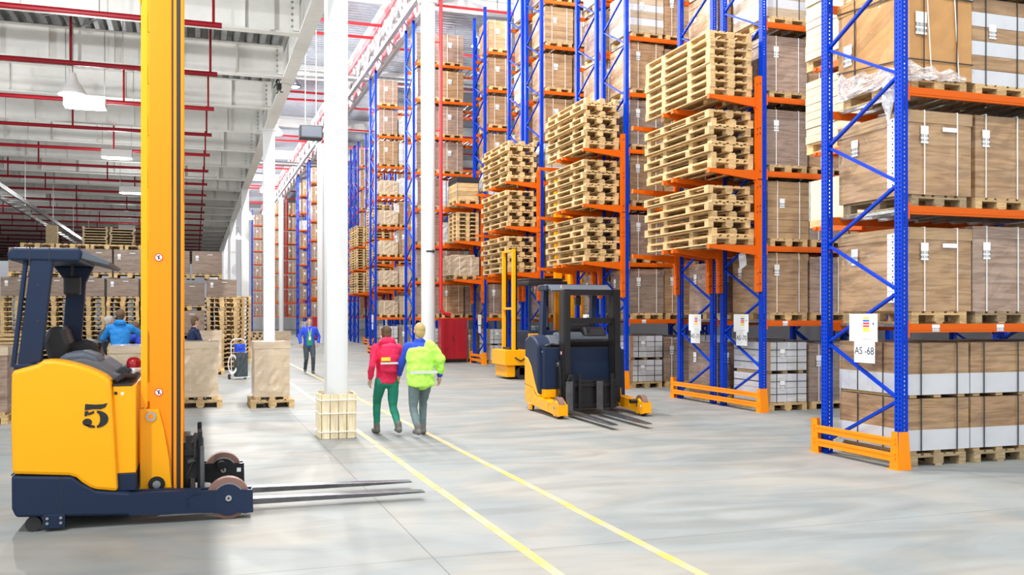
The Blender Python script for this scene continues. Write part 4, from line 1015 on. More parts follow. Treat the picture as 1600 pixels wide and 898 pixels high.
def round_sticker(parent, x, y, z, r=.035):
    MB().tube((x, y, z), (x, y - .002, z), r, 20).build('prohibition_sticker', 'ink_red', parent)
    MB().tube((x, y - .002, z), (x, y - .003, z), r * .78, 20).build('sticker_face', 'paper', parent)
    mb = MB(); mb.bar((x - r * .5, y - .0035, z + r * .5), (x + r * .5, y - .0035, z - r * .5), .001, .006); mb.box(x - .006, x + .004, y - .004, y - .003, z - r * .5, z + r * .3); mb.tube((x + .004, y - .003, z + r * .4), (x + .004, y - .004, z + r * .4), .006, 8)
    mb.build('sticker_mark', 'ink', parent)
def reach_truck(loc, rz, label, cowl='truck_yellow', base='truck_navy', top='truck_navy', legm=None, mast_h=5.3, number=True, forks=(-.5, .06), group=None):
    T = empty('reach_truck', loc, rz, label, 'reach truck', group); legm = legm or base; W_ = .85; mm = 'mast_yellow' if number else 'black_steel'; my = 'truck_yellow' if number else 'black_steel'
    # chassis and load legs
    MB().prism_y([(-1.36, .13), (-1.39, .2), (-1.392, .465), (-.95, .435), (-.88, .375), (-.77, .31), (-.5, .275), (-.5, .09)], -W_, W_).build('chassis', base, T, bevel=.02)
    for s in (-1, 1):
        y0, y1 = (-W_, -W_ + .17) if s < 0 else (W_ - .17, W_)
        # two cheek plates with the wheel between them
        for a, b_ in ((y0, y0 + .03), (y1 - .03, y1)):
            mb = MB().prism_y([(-.52, .09), (-.52, .277), (.47, .245), (.475, .05), (.40, .045)] + [(.27 + .13 * math.cos(t), .165 + .13 * math.sin(t)) for t in [R(-55 - 7 * k) for k in range(11)]] + [(.1, .07)], a, b_)
            mb.prism_y([(.27 + .125 * math.cos(t), .17 + .13 * math.sin(t)) for t in [2 * math.pi * k / 24 for k in range(24)]], a - .002, b_ + .002)
            lg = mb.build('leg', legm if s < 0 else ('black_steel' if base == 'truck_navy' else legm), T)
        MB().box(-.52, .05, y0 + .03, y1 - .03, .1, .26).build('leg_core', legm, T); MB().box(.462, .47, y0 + .03, y1 - .03, .06, .24).build('end_plate', legm, T)
        wmid = (y0 + y1) / 2
        wh = MB().tube((.27, wmid - .05, .178), (.27, wmid + .05, .178), .178, 36).build('wheel', 'wheel_rubber', T)
        MB().tube((.27, wmid - .053, .178), (.27, wmid + .053, .178), .13, 30).build('hub', 'hub_steel', wh)
        yo = y0 if s < 0 else y1
        MB().tube((.27, y0 - .012, .185), (.27, y0, .185), .026, 16).build('axle_cap', 'hub_steel', T)
        MB().tube((.27, y0 - .014, .185), (.27, y0 - .012, .185), .01, 8).build('axle_bolt', 'black_steel', T)
        MB().prism_y([(-.06, .12), (-.08, .2), (-.02, .245), (.05, .245), (.05, .235), (-.01, .235), (-.065, .197), (-.048, .125)], y0 - .006, y0).build('leg_rib', legm, T)
    MB().tube((.25, W_ - .3, .25), (.25, W_ - .17, .25), .04, 12).build('brake_motor', 'black_steel', T)
    MB().box(.40, .44, W_ - .173, W_ - .17, .16, .2).build('data_plate', 'paper', T)
    # rear bracket and drive wheel
    mb = MB().box(-1.16, -1.0, -W_ - .012, -W_ + .03, .025, .14); mb.build('bracket', base, T, bevel=.006)
    mb = MB()
    for x in (-1.13, -1.03):
        for z in (.07, .11): mb.tube((x, -W_ - .022, z), (x, -W_ - .012, z), .012, 8)
    mb.build('bolts', 'hub_steel', T)
    MB().tube((-1.15, -.4, .14), (-1.15, -.3, .14), .139, 24).build('drive_wheel', 'wheel_rubber', T)
    MB().tube((-1.24, -W_ + .04, .06), (-1.24, -W_ + .12, .06), .06, 20).build('caster_wheel', 'black_plastic', T)
    # cowl: near wall with the curved top, low body behind it
    prof = [(-1.388, .475), (-1.398, .9), (-1.392, 1.30), (-1.2, 1.355), (-1.165, 1.388), (-1.08, 1.386), (-1.0, 1.372), (-.92, 1.35), (-.84, 1.322), (-.76, 1.285), (-.70, 1.25), (-.665, 1.215), (-.655, 1.18), (-.63, .75), (-.605, .29), (-.77, .315), (-.82, .335), (-.88, .38), (-.92, .42), (-.97, .44)]
    MB().prism_y(prof, -W_ + .003, -.55).build('cowl', cowl, T, bevel=.03)
    MB().prism_y([(x, min(z, 1.12)) for x, z in prof], -.55, W_ - .02).build('rear_body', cowl if number else top, T)
    mb = MB().bar((-1.19, -.86, 1.33), (-1.19, -.85, .46), .004, .004)
    MB().box(-1.392, -1.386, -W_, W_, .465, .478).build('seam', 'black_plastic', T)
    MB().box(-1.035, -1.03, -W_ - .001, -W_ + .002, .1, .44).build('panel_seam', 'black_plastic', T)
    if not number:
        MB().prism_y([(-1.4, .47), (-1.402, 1.0), (-1.2, .96), (-1.0, .82), (-.8, .55), (-.6, .33), (-.62, .28), (-.95, .44)], -W_ - .004, -.5).build('lower_cowl', 'truck_yellow', T, bevel=.02)
        MB().box(-1.41, -1.39, -.8, .8, .47, 1.0).build('rear_skirt', 'truck_yellow', T)
    # operator place
    MB().box(-1.37, -.72, -.5, .7, 1.12, 1.14).build('cab_floor', 'black_plastic', T)
    st = MB(); st.prism_y([(-1.1, 1.22), (-1.14, 1.34), (-1.05, 1.43), (-.9, 1.44), (-.8, 1.4), (-.76, 1.3), (-.8, 1.22)], -.42, .1).build('seat', 'seat_grey', T, bevel=.04)
    MB().prism_y([(-1.2, 1.3), (-1.27, 1.52), (-1.22, 1.64), (-1.1, 1.66), (-1.05, 1.5), (-1.08, 1.3)], -.15, .42).build('backrest', 'black_plastic', T, bevel=.04)
    MB().prism_y([(-1.18, 1.4), (-1.1, 1.5), (-.95, 1.53), (-.86, 1.5), (-.82, 1.38), (-.84, 1.25), (-1.18, 1.25)], .12, .55).build('armrest', 'black_plastic', T, bevel=.04)
    MB().prism_y([(-.98, 1.375), (-.9, 1.385), (-.78, 1.345), (-.66, 1.26), (-.6, 1.24), (-.6, 1.2), (-.7, 1.18), (-.98, 1.28)], -.6, .7).build('console', 'seat_grey', T, bevel=.012)
    MB().prism_y([(-.74, 1.2), (-.60, 1.31), (-.52, 1.28), (-.60, 1.16)], -.45, .5).build('console_hood', 'black_plastic', T, bevel=.01)
    MB().tube((-.85, .2, 1.36), (-.83, .2, 1.47), .012, 8).tube((-.83, .2, 1.47), (-.83, .2, 1.5), .02, 10).build('joystick', 'black_plastic', T)
    # battery box
    MB().box(-.65, -.47, -.78, .7, .43, 1.16).build('battery_cover', cowl, T, bevel=.008)
    MB().box(-.63, -.47, -.78, .7, .28, .43).build('battery_base', base, T, bevel=.01)
    MB().box(-.655, -.5, -.785, .7, 1.16, 1.175).build('battery_lid', 'black_plastic', T)
    MB().path([(-.64, -.7, 1.19), (-.58, -.6, 1.235), (-.5, -.5, 1.22), (-.46, -.3, 1.25)], .022, 8).build('battery_cable', 'black_plastic', T)
    MB().tube((-.625, -.783, 1.1), (-.625, -.78, 1.1), .014, 12).build('key_hole', 'black_steel', T); MB().tube((-.575, -.783, 1.095), (-.575, -.78, 1.095), .013, 12).build('round_label', 'paper', T)
    lm = MB().lathe([(.001, 0), (.07, .0), (.07, .03), (.055, .05), (.05, .07)], (-.51, -.35, 1.24), 18).build('beacon_base', 'silver_tape', T)
    MB().lathe([(.056, .04), (.064, .08), (.05, .115), (.025, .13), (.001, .133)], (-.51, -.35, 1.25), 18).build('beacon', 'red_glass', T, smooth=True)
    # overhead guard
    mb = MB().prism_y([(-1.46, 2.2), (-1.47, 2.27), (-1.42, 2.31), (-.92, 2.315), (-.9, 2.28), (-.92, 2.2)], -.58, .62); mb.build('overhead_guard', top, T, bevel=.02)
    MB().prism_y([(-.93, 2.31), (-.68, 2.20), (-.7, 2.17), (-.93, 2.23)], -.56, .62).build('guard_visor', 'seat_grey', T, bevel=.008)
    for x in (-1.3, -1.15): MB().box(x - .004, x + .004, -.583, -.575, 2.2, 2.31).build('guard_seam', 'black_plastic', T)
    MB().prism_y([(-1.395, 1.31), (-1.215, 1.36), (-1.12, 2.25), (-1.29, 2.25)], -.57, -.49).build('pillar', top, T, bevel=.012)
    MB().prism_y([(-1.18, 1.3), (-1.02, 1.3), (-.97, 2.05), (-.9, 2.2), (-1.24, 2.2), (-1.13, 2.05)], .33, .42).build('pillar', top, T, bevel=.012)
    MB().tube((-1.425, -.56, 1.32), (-1.335, -.52, 2.22), .02, 10).build('guard_rod', top, T)
    MB().box(-1.42, -1.2, -.58, -.48, 1.30, 1.345).build('pillar_foot', top, T, bevel=.01)
    MB().box(-1.12, -.98, .02, .12, 1.93, 2.1).build('display', 'black_plastic', T, bevel=.02); MB().tube((-1.05, .07, 2.1), (-1.05, .07, 2.2), .012, 6).build('display_arm', 'black_plastic', T)
    mb = MB()
    for z in (1.7, 2.0): mb.tube((-1.24, -.572, z), (-1.24, -.57, z), .01, 8)
    mb.build('pillar_bolts', 'black_plastic', T)
    # mast, both sides
    for s in (-1, 1):
        yc = s * .47
        MB().box(-.375, -.195, yc - .05, yc + .05, .2, mast_h).build('mast_rail', mm, T, bevel=.006)
        MB().box(-.445, -.392, yc - .04, yc + .0, .95, mast_h).build('guide_strip', my, T)
        MB().box(-.192, -.182, yc - .048, yc + .05, .2, mast_h).build('mast_slot', 'black_plastic', T)
        MB().box(-.180, -.155, yc - .05, yc + .05, .2, mast_h).build('inner_rail', mm, T)
        MB().box(-.153, -.122, yc - .042, yc + .04, .2, mast_h).build('lift_chain', 'black_plastic', T)
        MB().box(-.120, -.1, yc - .05, yc + .05, .2, mast_h).build('front_rail', mm, T)
        mb = MB(); z = 1.0
        while z < mast_h - .4:
            mb.box(-.395, -.373, yc - .03, yc, z, z + .16); z += .62 if z < 2.6 else .45
        mb.build('strip_clips', my, T)
        MB().prism_y([(-.45, .25), (-.452, .94), (-.3, .935), (-.255, .75), (-.215, .5), (-.195, .25)], yc - .1 if s < 0 else yc + .05, yc - .05 if s < 0 else yc + .1).build('mast_foot', my, T, bevel=.006)
        yy = yc - .1 if s < 0 else yc + .1
        MB().tube((-.36, yy - .012, .875), (-.36, yy + .012, .875), .042, 20).build('pivot_ring', 'hub_steel', T); MB().tube((-.36, yy - .014, .875), (-.36, yy + .014, .875), .024, 16).build('pivot_pin', mm, T)
        MB().tube((-.315, yy - .02, .29), (-.315, yy + .02, .29), .068, 24).build('lower_bearing', 'black_steel', T); MB().tube((-.315, yy - .024, .29), (-.315, yy + .024, .29), .033, 16).build('lower_pin', 'hub_steel', T)
    for z in [q for q in (.3, 1.6, 3.2, mast_h - .1) if q < mast_h]: MB().box(-.36, -.2, -.42, .42, z, z + .1).build('mast_crossbar', mm, T)
    if mast_h > 4: MB().prism_y([(-.44, 4.42), (-.47, 4.5), (-.48, 4.62), (-.47, 4.74), (-.44, 4.8)], -.51, -.45).build('rounded_plate', my, T)
    round_sticker(T, -.30, -.522, 2.25); round_sticker(T, -.30, -.522, 1.08)
    # carriage and forks
    MB().box(-.1, -.04, -.42, .42, .12, .62).box(-.1, 0, -.45, .45, .5, .56).box(-.1, 0, -.45, .45, .14, .2).build('carriage', 'black_steel', T, bevel=.006)
    for y in (-.44, -.3, .3): MB().box(.02, .06, y - .03, y + .03, .09, .72).build('fork_bracket', 'black_steel', T, bevel=.006)
    MB().box(-.08, .04, -.44, -.4, .3, .68).tube((-.06, -.5, .45), (.0, -.5, .47), .03, 10).tube((-.02, -.47, .62), (.02, -.47, .7), .028, 10).path([(-.06, -.5, .35), (.0, -.52, .5), (.0, -.5, .66)], .012, 6).build('hydraulic_hoses', 'black_plastic', T)
    for y in forks:
        mb = MB().prism_y([(.04, .07), (.04, .60), (.075, .60), (.08, .115), (.5, .112), (1.45, .10), (2.05, .083), (2.07, .07), (1.6, .062), (.5, .06)], y - .06, y + .06); mb.build('fork', 'fork_steel', T, bevel=.006)
    if number: five(T, -.775, -W_ - .0005, .925, .19)
    return T
reach_truck((0, 9.2, 0), 0, 'yellow and navy reach truck numbered 5 parked on the left, mast up, forks low')
reach_truck((6.62, 15.0, 0), R(-92), 'dark navy reach truck with yellow load legs driving out of the aisle by rack AS-72', cowl='truck_navy', base='truck_yellow', top='truck_navy', legm='truck_yellow', mast_h=2.2, number=False)

# turret truck behind it
T = empty('turret_truck', (8.3, 24.55, 0), 0, 'tall yellow turret truck standing in the aisle behind the moving truck', 'turret truck')
MB().box(-.38, .5, -.6, .6, .38, .8).build('front_frame', 'truck_yellow', T, bevel=.02); MB().box(-.3, -.05, -.5, .5, .06, .38).build('front_foot', 'truck_yellow', T, bevel=.02)
MB().box(-.15, .1, -.3, .3, .8, .86).path([(-.1, -.62, .6), (.05, -.66, .5), (.2, -.62, .58)], .02, 6).build('hydraulic_hoses', 'black_plastic', T)
for y in (-.42, .42):
    MB().box(-.12, -.03, y - .05, y + .05, .8, 3.55).build('front_mast_rail', 'truck_yellow', T, bevel=.006); MB().box(-.03, .02, y - .03, y + .03, .8, 3.5).build('inner_rail', 'black_steel', T)
for z in (1.9, 3.48): MB().box(-.12, -.05, -.4, .4, z, z + .06).build('crossbar', 'truck_yellow', T)
MB().box(.28, 1.35, -.68, .68, .35, 1.32).build('cab_body', 'truck_navy', T, bevel=.03); MB().box(.26, .62, -.69, -.67, .45, 1.25).build('side_panel', 'truck_yellow', T)
MB().box(.25, 1.4, -.7, .7, 2.58, 2.68).box(.3, 1.3, -.6, .6, 2.68, 2.76).build('cab_roof', 'black_plastic', T, bevel=.02)
for x in (.32, 1.3):
    for y in (-.62, .62): MB().box(x - .03, x + .03, y - .03, y + .03, 1.3, 2.6).build('cab_post', 'truck_navy', T)
MB().box(.6, .95, -.25, .25, 1.3, 1.45).box(.9, 1.0, -.25, .25, 1.4, 2.0).build('seat', 'seat_grey', T, bevel=.03)
for y in (-.55, .55):
    for k, x in enumerate((1.5, 1.85, 2.2)): MB().box(x, x + .2, y - .09 + .02 * k, y + .09 - .02 * k, .3, 5.9 - .1 * k).build('mast_rail', 'truck_yellow', T, bevel=.008)
    MB().box(2.45, 2.53, y - .05, y + .05, .3, 5.6).build('lift_chain', 'black_steel', T)
for z in (1.2, 2.6, 3.9, 5.7): MB().box(1.55, 2.4, -.5, .5, z, z + .12).build('crossbar', 'truck_yellow', T)
MB().box(1.4, 3.6, -.72, .72, .1, 1.15).build('power_unit', 'truck_yellow', T, bevel=.04); MB().box(3.0, 3.62, -.73, .73, .08, .5).build('counterweight', 'truck_navy', T, bevel=.03)
for x in (.1, 3.3):
    for y in (-.5, .5): MB().tube((x, y - .08, .16), (x, y + .08, .16), .16, 20).build('wheel', 'black_plastic', T)
MB().box(.05, .2, -.58, .58, .12, .4).build('axle_block', 'black_steel', T)

# ------------------------------------------------------------------ wrapped cartons on the floor
def floor_carton(w_, d, h, m='floor_wrap', lid=True):
    root = empty('wrapped_carton')
    for x in (-w_ * .38, 0, w_ * .38): MB().box(x - .05, x + .05, -d / 2 + .02, d / 2 - .02, 0, .05).build('skid', 'pine_y', root)
    soft_box(MB(), w_ - .03, d - .03, .05, h, .014, 8, 8, 5).build('carton', m, root)
    if lid: soft_box(MB(), w_, d, h - .12, h + .01, .004, 4, 1, 3).build('lid', 'floor_wrap', root)
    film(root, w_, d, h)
    return root
def floor_load(x, y, w_, d, h, lab1, lab2, m='floor_wrap', rz=0, rot_pal=False):
    pallet((x, y, 0), lab2, 'pallets under floor cartons', near=True, rz=rz)
    place(('fl', w_, d, h, m), lambda: floor_carton(w_, d, h, m), (x, y, .144), (0, 0, rz), lab1, 'box', 'film-wrapped cartons on the floor')
floor_load(1.385, 18.75, .68, 1.0, 1.09, 'tall film-wrapped carton on a pallet, left of the nearest white column', 'pallet under the wrapped carton left of the white column')
floor_load(.09, 19.15, .68, 1.0, 1.09, 'tall film-wrapped carton on a pallet, just right of the yellow mast', 'pallet under the wrapped carton right of the yellow mast')
floor_load(-1.02, 18.1, .8, 1.1, 1.06, 'film-wrapped carton with torn film behind the truck console', 'pallet under the torn-film carton behind the reach truck')
floor_load(-3.25, 17.4, .8, 1.15, 1.08, 'brown film-wrapped load at the left edge behind the reach truck', 'pallet under the brown load at the left edge', m='mauve_wrap')
floor_load(.42, 29.3, .66, .9, 1.14, 'plain pale carton in front of the pallet stacks', 'pallet under the plain carton before the pallet stacks')

# ------------------------------------------------------------------ storage wall of pallets and cartons on the left
def store_pallet(): return make_pallet(.92, 1.2, (-.527, 0, .527), 'pallet', False)
stuff = MB(); cols = [(-5.0, 16), (-4.03, 16), (-3.07, 16), (-2.1, 16), (-1.13, 16), (-.17, 8), (.80, 16), (1.5, 17)]
CN = ['first', 'second', 'third', 'fourth', 'fifth', 'sixth', 'seventh', 'last']
geo = []
tmp = MB()
pallet_geo(.92, 1.2, (-.527, 0, .527), lambda nm, mb, m, loc=(0, 0, 0): tmp.use(m).add([(v[0] + loc[0], v[1] + loc[1], v[2] + loc[2]) for v in mb.v], mb.f))
for ci, (cx, n) in enumerate(cols):
    cy = 31.6 if ci < 7 else 36.5
    for k in range(n):
        dx = random.uniform(-.015, .015); z = k * .1445
        if k < 5 and ci < 7:
            o = len(stuff.v); stuff.mats = tmp.mats; stuff.v += [(v[0] + cx + dx, v[1] + cy, v[2] + z) for v in tmp.v]; stuff.f += [[i + o for i in f] for f in tmp.f]; stuff.mi += tmp.mi
        else:
            place('stp', store_pallet, (cx + dx, cy, z), (0, 0, random.uniform(-.01, .01)), f'storage pallet, {ORDT[n-1-k] if n-1-k < 18 else ""} down in the {CN[ci]} stack of the left storage wall', 'pallet', 'pallets in the left storage wall')
for ci, (cx, n) in enumerate(cols[:7]):
    for k in range(16):
        o = len(stuff.v); dx = random.uniform(-.02, .02); stuff.v += [(v[0] + cx + dx + .3, v[1] + 32.95, v[2] + k * .1445) for v in tmp.v]; stuff.f += [[i + o for i in f] for f in tmp.f]; stuff.mi += tmp.mi
tag(stuff.build('pallet_stack_feet'), 'lowest pallets of the storage wall behind the goods on the left', 'pallets', kind='stuff')
def wall_carton(): 
    root = empty('carton_load'); soft_box(MB(), .9, 1.12, 0, .56, .008, 5, 4, 6).build('carton', 'dark_wrap', root)
    sticker(root, -.3, -.565, .38, .09, .16); MB().box(.0, .16, -.562, -.558, .46, .48).build('printed_mark', 'paper', root); return root
def tall_wall_carton():
    root = empty('carton_load'); soft_box(MB(), .9, 1.12, 0, .72, .008, 5, 4, 6).build('carton', 'dark_wrap', root)
    sticker(root, -.3, -.565, .5, .09, .16); MB().box(.0, .16, -.562, -.558, .6, .62).build('printed_mark', 'paper', root); return root
for ci in range(5):
    cx = cols[ci][0]; z = 16 * .1445
    place('wc', wall_carton, (cx, 31.6, z + .005), (0, 0, random.uniform(-.02, .02)), f'dark wrapped carton, lower tier of the storage wall, {CN[ci]} from the left', 'box', 'dark cartons on the storage wall')
    place('stp', store_pallet, (cx + .2, 31.6, z + .58), (0, 0, 0), f'pallet between the two carton tiers of the storage wall, {CN[ci]} from the left', 'pallet', 'pallets between the carton tiers')
    place('twc', tall_wall_carton, (cx + .2, 31.6, z + .73), (0, 0, random.uniform(-.02, .02)), f'dark wrapped carton, upper tier of the storage wall, {CN[ci]} from the left', 'box', 'dark cartons on the storage wall')
    if ci < 4: place('stp', store_pallet, (cx + .5, 31.8, z + 1.46), (0, 0, 0), f'pallet lying on top of the storage wall, {CN[ci]} from the left', 'pallet', 'pallets on top of the storage wall')
zz = 8 * .1445
place('twc', tall_wall_carton, (-.17, 31.6, zz + .01), (0, 0, 0), 'glossy dark carton low in the storage wall right of the yellow mast', 'box', 'dark cartons on the storage wall')
place('stp', store_pallet, (-.17, 31.6, zz + .74), (0, 0, 0), 'pallet between dark cartons right of the yellow mast, lower', 'pallet', 'pallets between the carton tiers')
place('twc', tall_wall_carton, (-.17, 31.6, zz + .89), (0, 0, 0), 'middle dark carton in the storage wall right of the yellow mast', 'box', 'dark cartons on the storage wall')
place('wc', wall_carton, (.80, 31.6, 16 * .1445 + .005), (0, 0, 0), 'lighter brown carton on the rightmost stack of the storage wall', 'box', 'dark cartons on the storage wall')
place('stp', store_pallet, (.35, 31.6, 2.89), (0, 0, 0), 'pallet under the top carton right of the yellow mast', 'pallet', 'pallets between the carton tiers')
place('twc', tall_wall_carton, (.36, 31.6, 3.04), (0, 0, 0), 'top dark carton at the right end of the storage wall', 'box', 'dark cartons on the storage wall')
place('twc', tall_wall_carton, (-.62, 31.6, 3.04), (0, 0, 0), 'top dark carton partly behind the yellow mast', 'box', 'dark cartons on the storage wall')
place('stp', store_pallet, (-.62, 31.6, 2.89), (0, 0, 0), 'pallet under the top carton behind the yellow mast', 'pallet', 'pallets between the carton tiers')
for k in range(7):
    for j in range(2):
        o = MB().box(-.36, .36, -.4, .4, 0, .028).box(-.36, -.3, -.4, .4, .028, .08).box(.3, .36, -.4, .4, .028, .08).build('slatted_tray', 'old_pine', None, (-2.95 + j * .78, 32.0, 3.92 + k * .083), rot=(0, 0, random.uniform(-.06, .06)))
        tag(o, f'dark wooden tray, {ORD[k]} in the {["left", "right"][j]} heap on top of the storage wall', 'tray', 'trays on top of the storage wall')
tag(MB().box(-4.72, -4.38, 34.5, 34.84, 0, 4.75).build('brown_post', 'old_pine'), 'short brown wooden post rising behind the storage wall on the left', 'post')
# boards by the left edge
for k in range(4): tag(MB().box(-.7, .7, -.5, .5, 0, .07).build('plank_bundle', 'pine', None, (-4.6, 27.2, .9 + k * .1), rot=(0, 0, .12)), f'bundle of pale planks at the left edge behind the reach truck, {ORD[k]} of four', 'planks', 'plank bundles at the left edge')
for k in range(6): pallet((-4.6, 27.2, k * .15), f'pallet under the plank bundles at the left edge, {ORD[k]}', 'pallets under the plank bundles', near=False)

# bag trolley between the floor cartons
T = empty('bag_trolley', (1.13, 26.6, 0), .3, 'white tube trolley with a black bag and a blue bundle, left of the wrapped carton', 'trolley')
mb = MB(); pts = [(-.2, 0, .12), (-.2, .05, 1.0)] + [(-.2 + .2 - .2 * math.cos(a), .05, 1.0 + .1 * math.sin(a)) for a in (R(30), R(60), R(90), R(120), R(150))] + [(.2, .05, 1.0), (.2, 0, .12)]
mb.path(pts, .014, 8); 
for z in (.15, .5, .85): mb.tube((-.2, .02, z), (.2, .02, z), .01, 6)
mb.path([(-.22, -.22, .06), (.22, -.22, .06), (.22, .1, .06), (-.22, .1, .06), (-.22, -.22, .06)], .012, 6)
mb.build('tube_frame', 'lamp_shell', T)
soft_box(MB(), .3, .26, .08, .72, .02, 6, 6, 3).build('black_bag', 'cloth_dark', T, (0.02, -.1, 0)); soft_box(MB(), .24, .2, .74, .96, .02, 5, 4, 4).build('blue_bundle', 'cloth_blue', T, (.0, -.08, 0))
mb = MB()
for k in range(4):
    r_ = .2 + .012 * k; mb.path([(-.22 + r_ * .55 * math.cos(a), -.12 - .01 * k, .42 + r_ * 1.1 * math.sin(a)) for a in [2 * math.pi * q / 18 for q in range(19)]], .008, 5)
mb.build('hose_loops', 'strap_white', T)
for x in (-.22, .22): MB().tube((x - .02, .12, .07), (x + .02, .12, .07), .07, 14).build('wheel', 'black_plastic', T)
# far clutter
for k in range(5): pallet((3.4 + random.uniform(-.1, .1), 58, k * .15), f'pallet in the crooked small stack far behind the second white column, {ORD[k]}', 'pallets behind the second column', near=False, rz=random.uniform(-.2, .2))
pallet((4.9, 58, 0), 'pallet under the flat carton far behind the second column', None, near=False); pallet((4.9, 58, .145), 'upper pallet under the flat carton far behind the second column', None, near=False)
tag(soft_box(MB(), 1.1, 1.1, 0, .5).build('flat_carton', 'floor_wrap', None, (4.9, 58, .29)), 'flat pale carton on pallets far behind the second column', 'box')
tag(soft_box(MB(), 1.1, 1.1, 0, .9).build('pale_bundle', 'white_wrap', None, (3.2, 72, .0)), 'white bundle on the floor in the far main aisle', 'box')
g = empty('red_cabinet', (8.2, 66.1, 0), label='small looking red cabinet far off beside the third round post', cat='cabinet')
MB().box(-.45, .45, -.2, .2, .1, 1.6).build('body', 'cabinet_red', g); MB().box(-.42, .42, -.18, .2, 0, .1).build('base', 'black_steel', g)

# ------------------------------------------------------------------ people
def blob(mb, pts, closed_ends=True, n=12):
    """tapered tube through (x,y,z,rx,ry); rings stay horizontal for torsos"""
    rings = []
    for i, (x, y, z, rx, ry) in enumerate(pts):
        rings.append([(x + rx * math.cos(2 * math.pi * k / n), y + ry * math.sin(2 * math.pi * k / n), z) for k in range(n)])
    x, y, z, rx, ry = pts[0]; s0 = 1 if pts[-1][2] > z else -1
    vs = [(x, y, z - s0 * min(rx, ry) * .5)] + [v for r_ in rings for v in r_]
    x, y, z, rx, ry = pts[-1]; vs.append((x, y, z + s0 * min(rx, ry) * .6))
    fs = []; m = len(rings)
    for j in range(m - 1):
        for k in range(n): 
            q = (1 + j * n + k, 1 + j * n + (k + 1) % n, 1 + (j + 1) * n + (k + 1) % n, 1 + (j + 1) * n + k); fs.append(q if s0 > 0 else q[::-1])
    for k in range(n):
        t = (0, 1 + (k + 1) % n, 1 + k); fs.append(t if s0 > 0 else t[::-1])
        t = (1 + m * n, 1 + (m - 1) * n + k, 1 + (m - 1) * n + (k + 1) % n); fs.append(t if s0 > 0 else t[::-1])
    return mb.add(vs, fs)
def sph(mb, c, r, n=12):
    rx, ry, rz = r if isinstance(r, tuple) else (r, r, r)
    vs = [(c[0], c[1], c[2] - rz)]
    for j in range(1, 8):
        a = math.pi * j / 8
        for k in range(n): t = 2 * math.pi * k / n; vs.append((c[0] + rx * math.sin(a) * math.cos(t), c[1] + ry * math.sin(a) * math.sin(t), c[2] - rz * math.cos(a)))
    vs.append((c[0], c[1], c[2] + rz)); fs = [(0, 1 + (k + 1) % n, 1 + k) for k in range(n)]
    for j in range(6):
        for k in range(n): fs.append((1 + j * n + k, 1 + j * n + (k + 1) % n, 1 + (j + 1) * n + (k + 1) % n, 1 + (j + 1) * n + k))
    e = len(vs) - 1
    for k in range(n): fs.append((e, 1 + 6 * n + k, 1 + 6 * n + (k + 1) % n))
    return mb.add(vs, fs)
def limb(mb, pts, rs, n=12):
    for (a, b_), (r1, r2) in zip(zip(pts, pts[1:]), zip(rs, rs[1:])): mb.tube(a, b_, r1, n, r2)
    for p, r_ in zip(pts, rs): sph(mb, p, r_, 10)
    return mb
def fuse(mb, name, m, parent, voxel=.012, smooth=3, lumps=0):
    o = mb.build(name, m, None)
    r_ = o.modifiers.new('r', 'REMESH'); r_.mode = 'VOXEL'; r_.voxel_size = voxel
    s = o.modifiers.new('s', 'SMOOTH'); s.iterations = smooth; s.factor = .6
    if lumps:
        t = bpy.data.textures.get('folds') or bpy.data.textures.new('folds', 'CLOUDS'); t.noise_scale = .09; t.noise_depth = 2
        d = o.modifiers.new('d', 'DISPLACE'); d.texture = t; d.strength = lumps; d.mid_level = .5
    dg = bpy.context.evaluated_depsgraph_get(); me = bpy.data.meshes.new_from_object(o.evaluated_get(dg))
    me.polygons.foreach_set('use_smooth', [True] * len(me.polygons))
    old = o.data; o.modifiers.clear(); o.data = me; bpy.data.meshes.remove(old); o.parent = parent; return o
V = Vector
def hand(mb, wrist, d, side):
    """palm, four unequal bent fingers and a side thumb, hanging along d"""
    d = V(d).normalized(); across = V((0, 1, 0)) if abs(d.y) < .8 else V((1, 0, 0)); across = (across - d * across.dot(d)).normalized(); inw = d.cross(across).normalized() * side
    w_ = V(wrist); c = w_ + d * .05
    limb(mb, [tuple(w_), tuple(c), tuple(c + d * .035)], [.026, .03, .028])
    for q in (-1, 1): limb(mb, [tuple(w_ + d * .02 + across * .014 * q), tuple(c + d * .04 + across * .024 * q)], [.018, .015])
    for k, L in enumerate((.07, .078, .072, .056)):
        b0 = c + d * .04 + across * (.03 - .02 * k); p1 = b0 + d * L * .5 + inw * .006; p2 = p1 + (d * .8 + inw * .6).normalized() * L * .3; p3 = p2 + (d * .4 + inw * .9).normalized() * L * .28
        limb(mb, [tuple(b0), tuple(p1), tuple(p2), tuple(p3)], [.0095, .0085, .008, .007], 8)
    t0 = w_ + d * .03 + across * .03; t1 = t0 + (d * .7 + across * .6 + inw * .3).normalized() * .035; t2 = t1 + (d + inw * .5).normalized() * .03
    limb(mb, [tuple(t0), tuple(t1), tuple(t2)], [.013, .011, .009], 8)
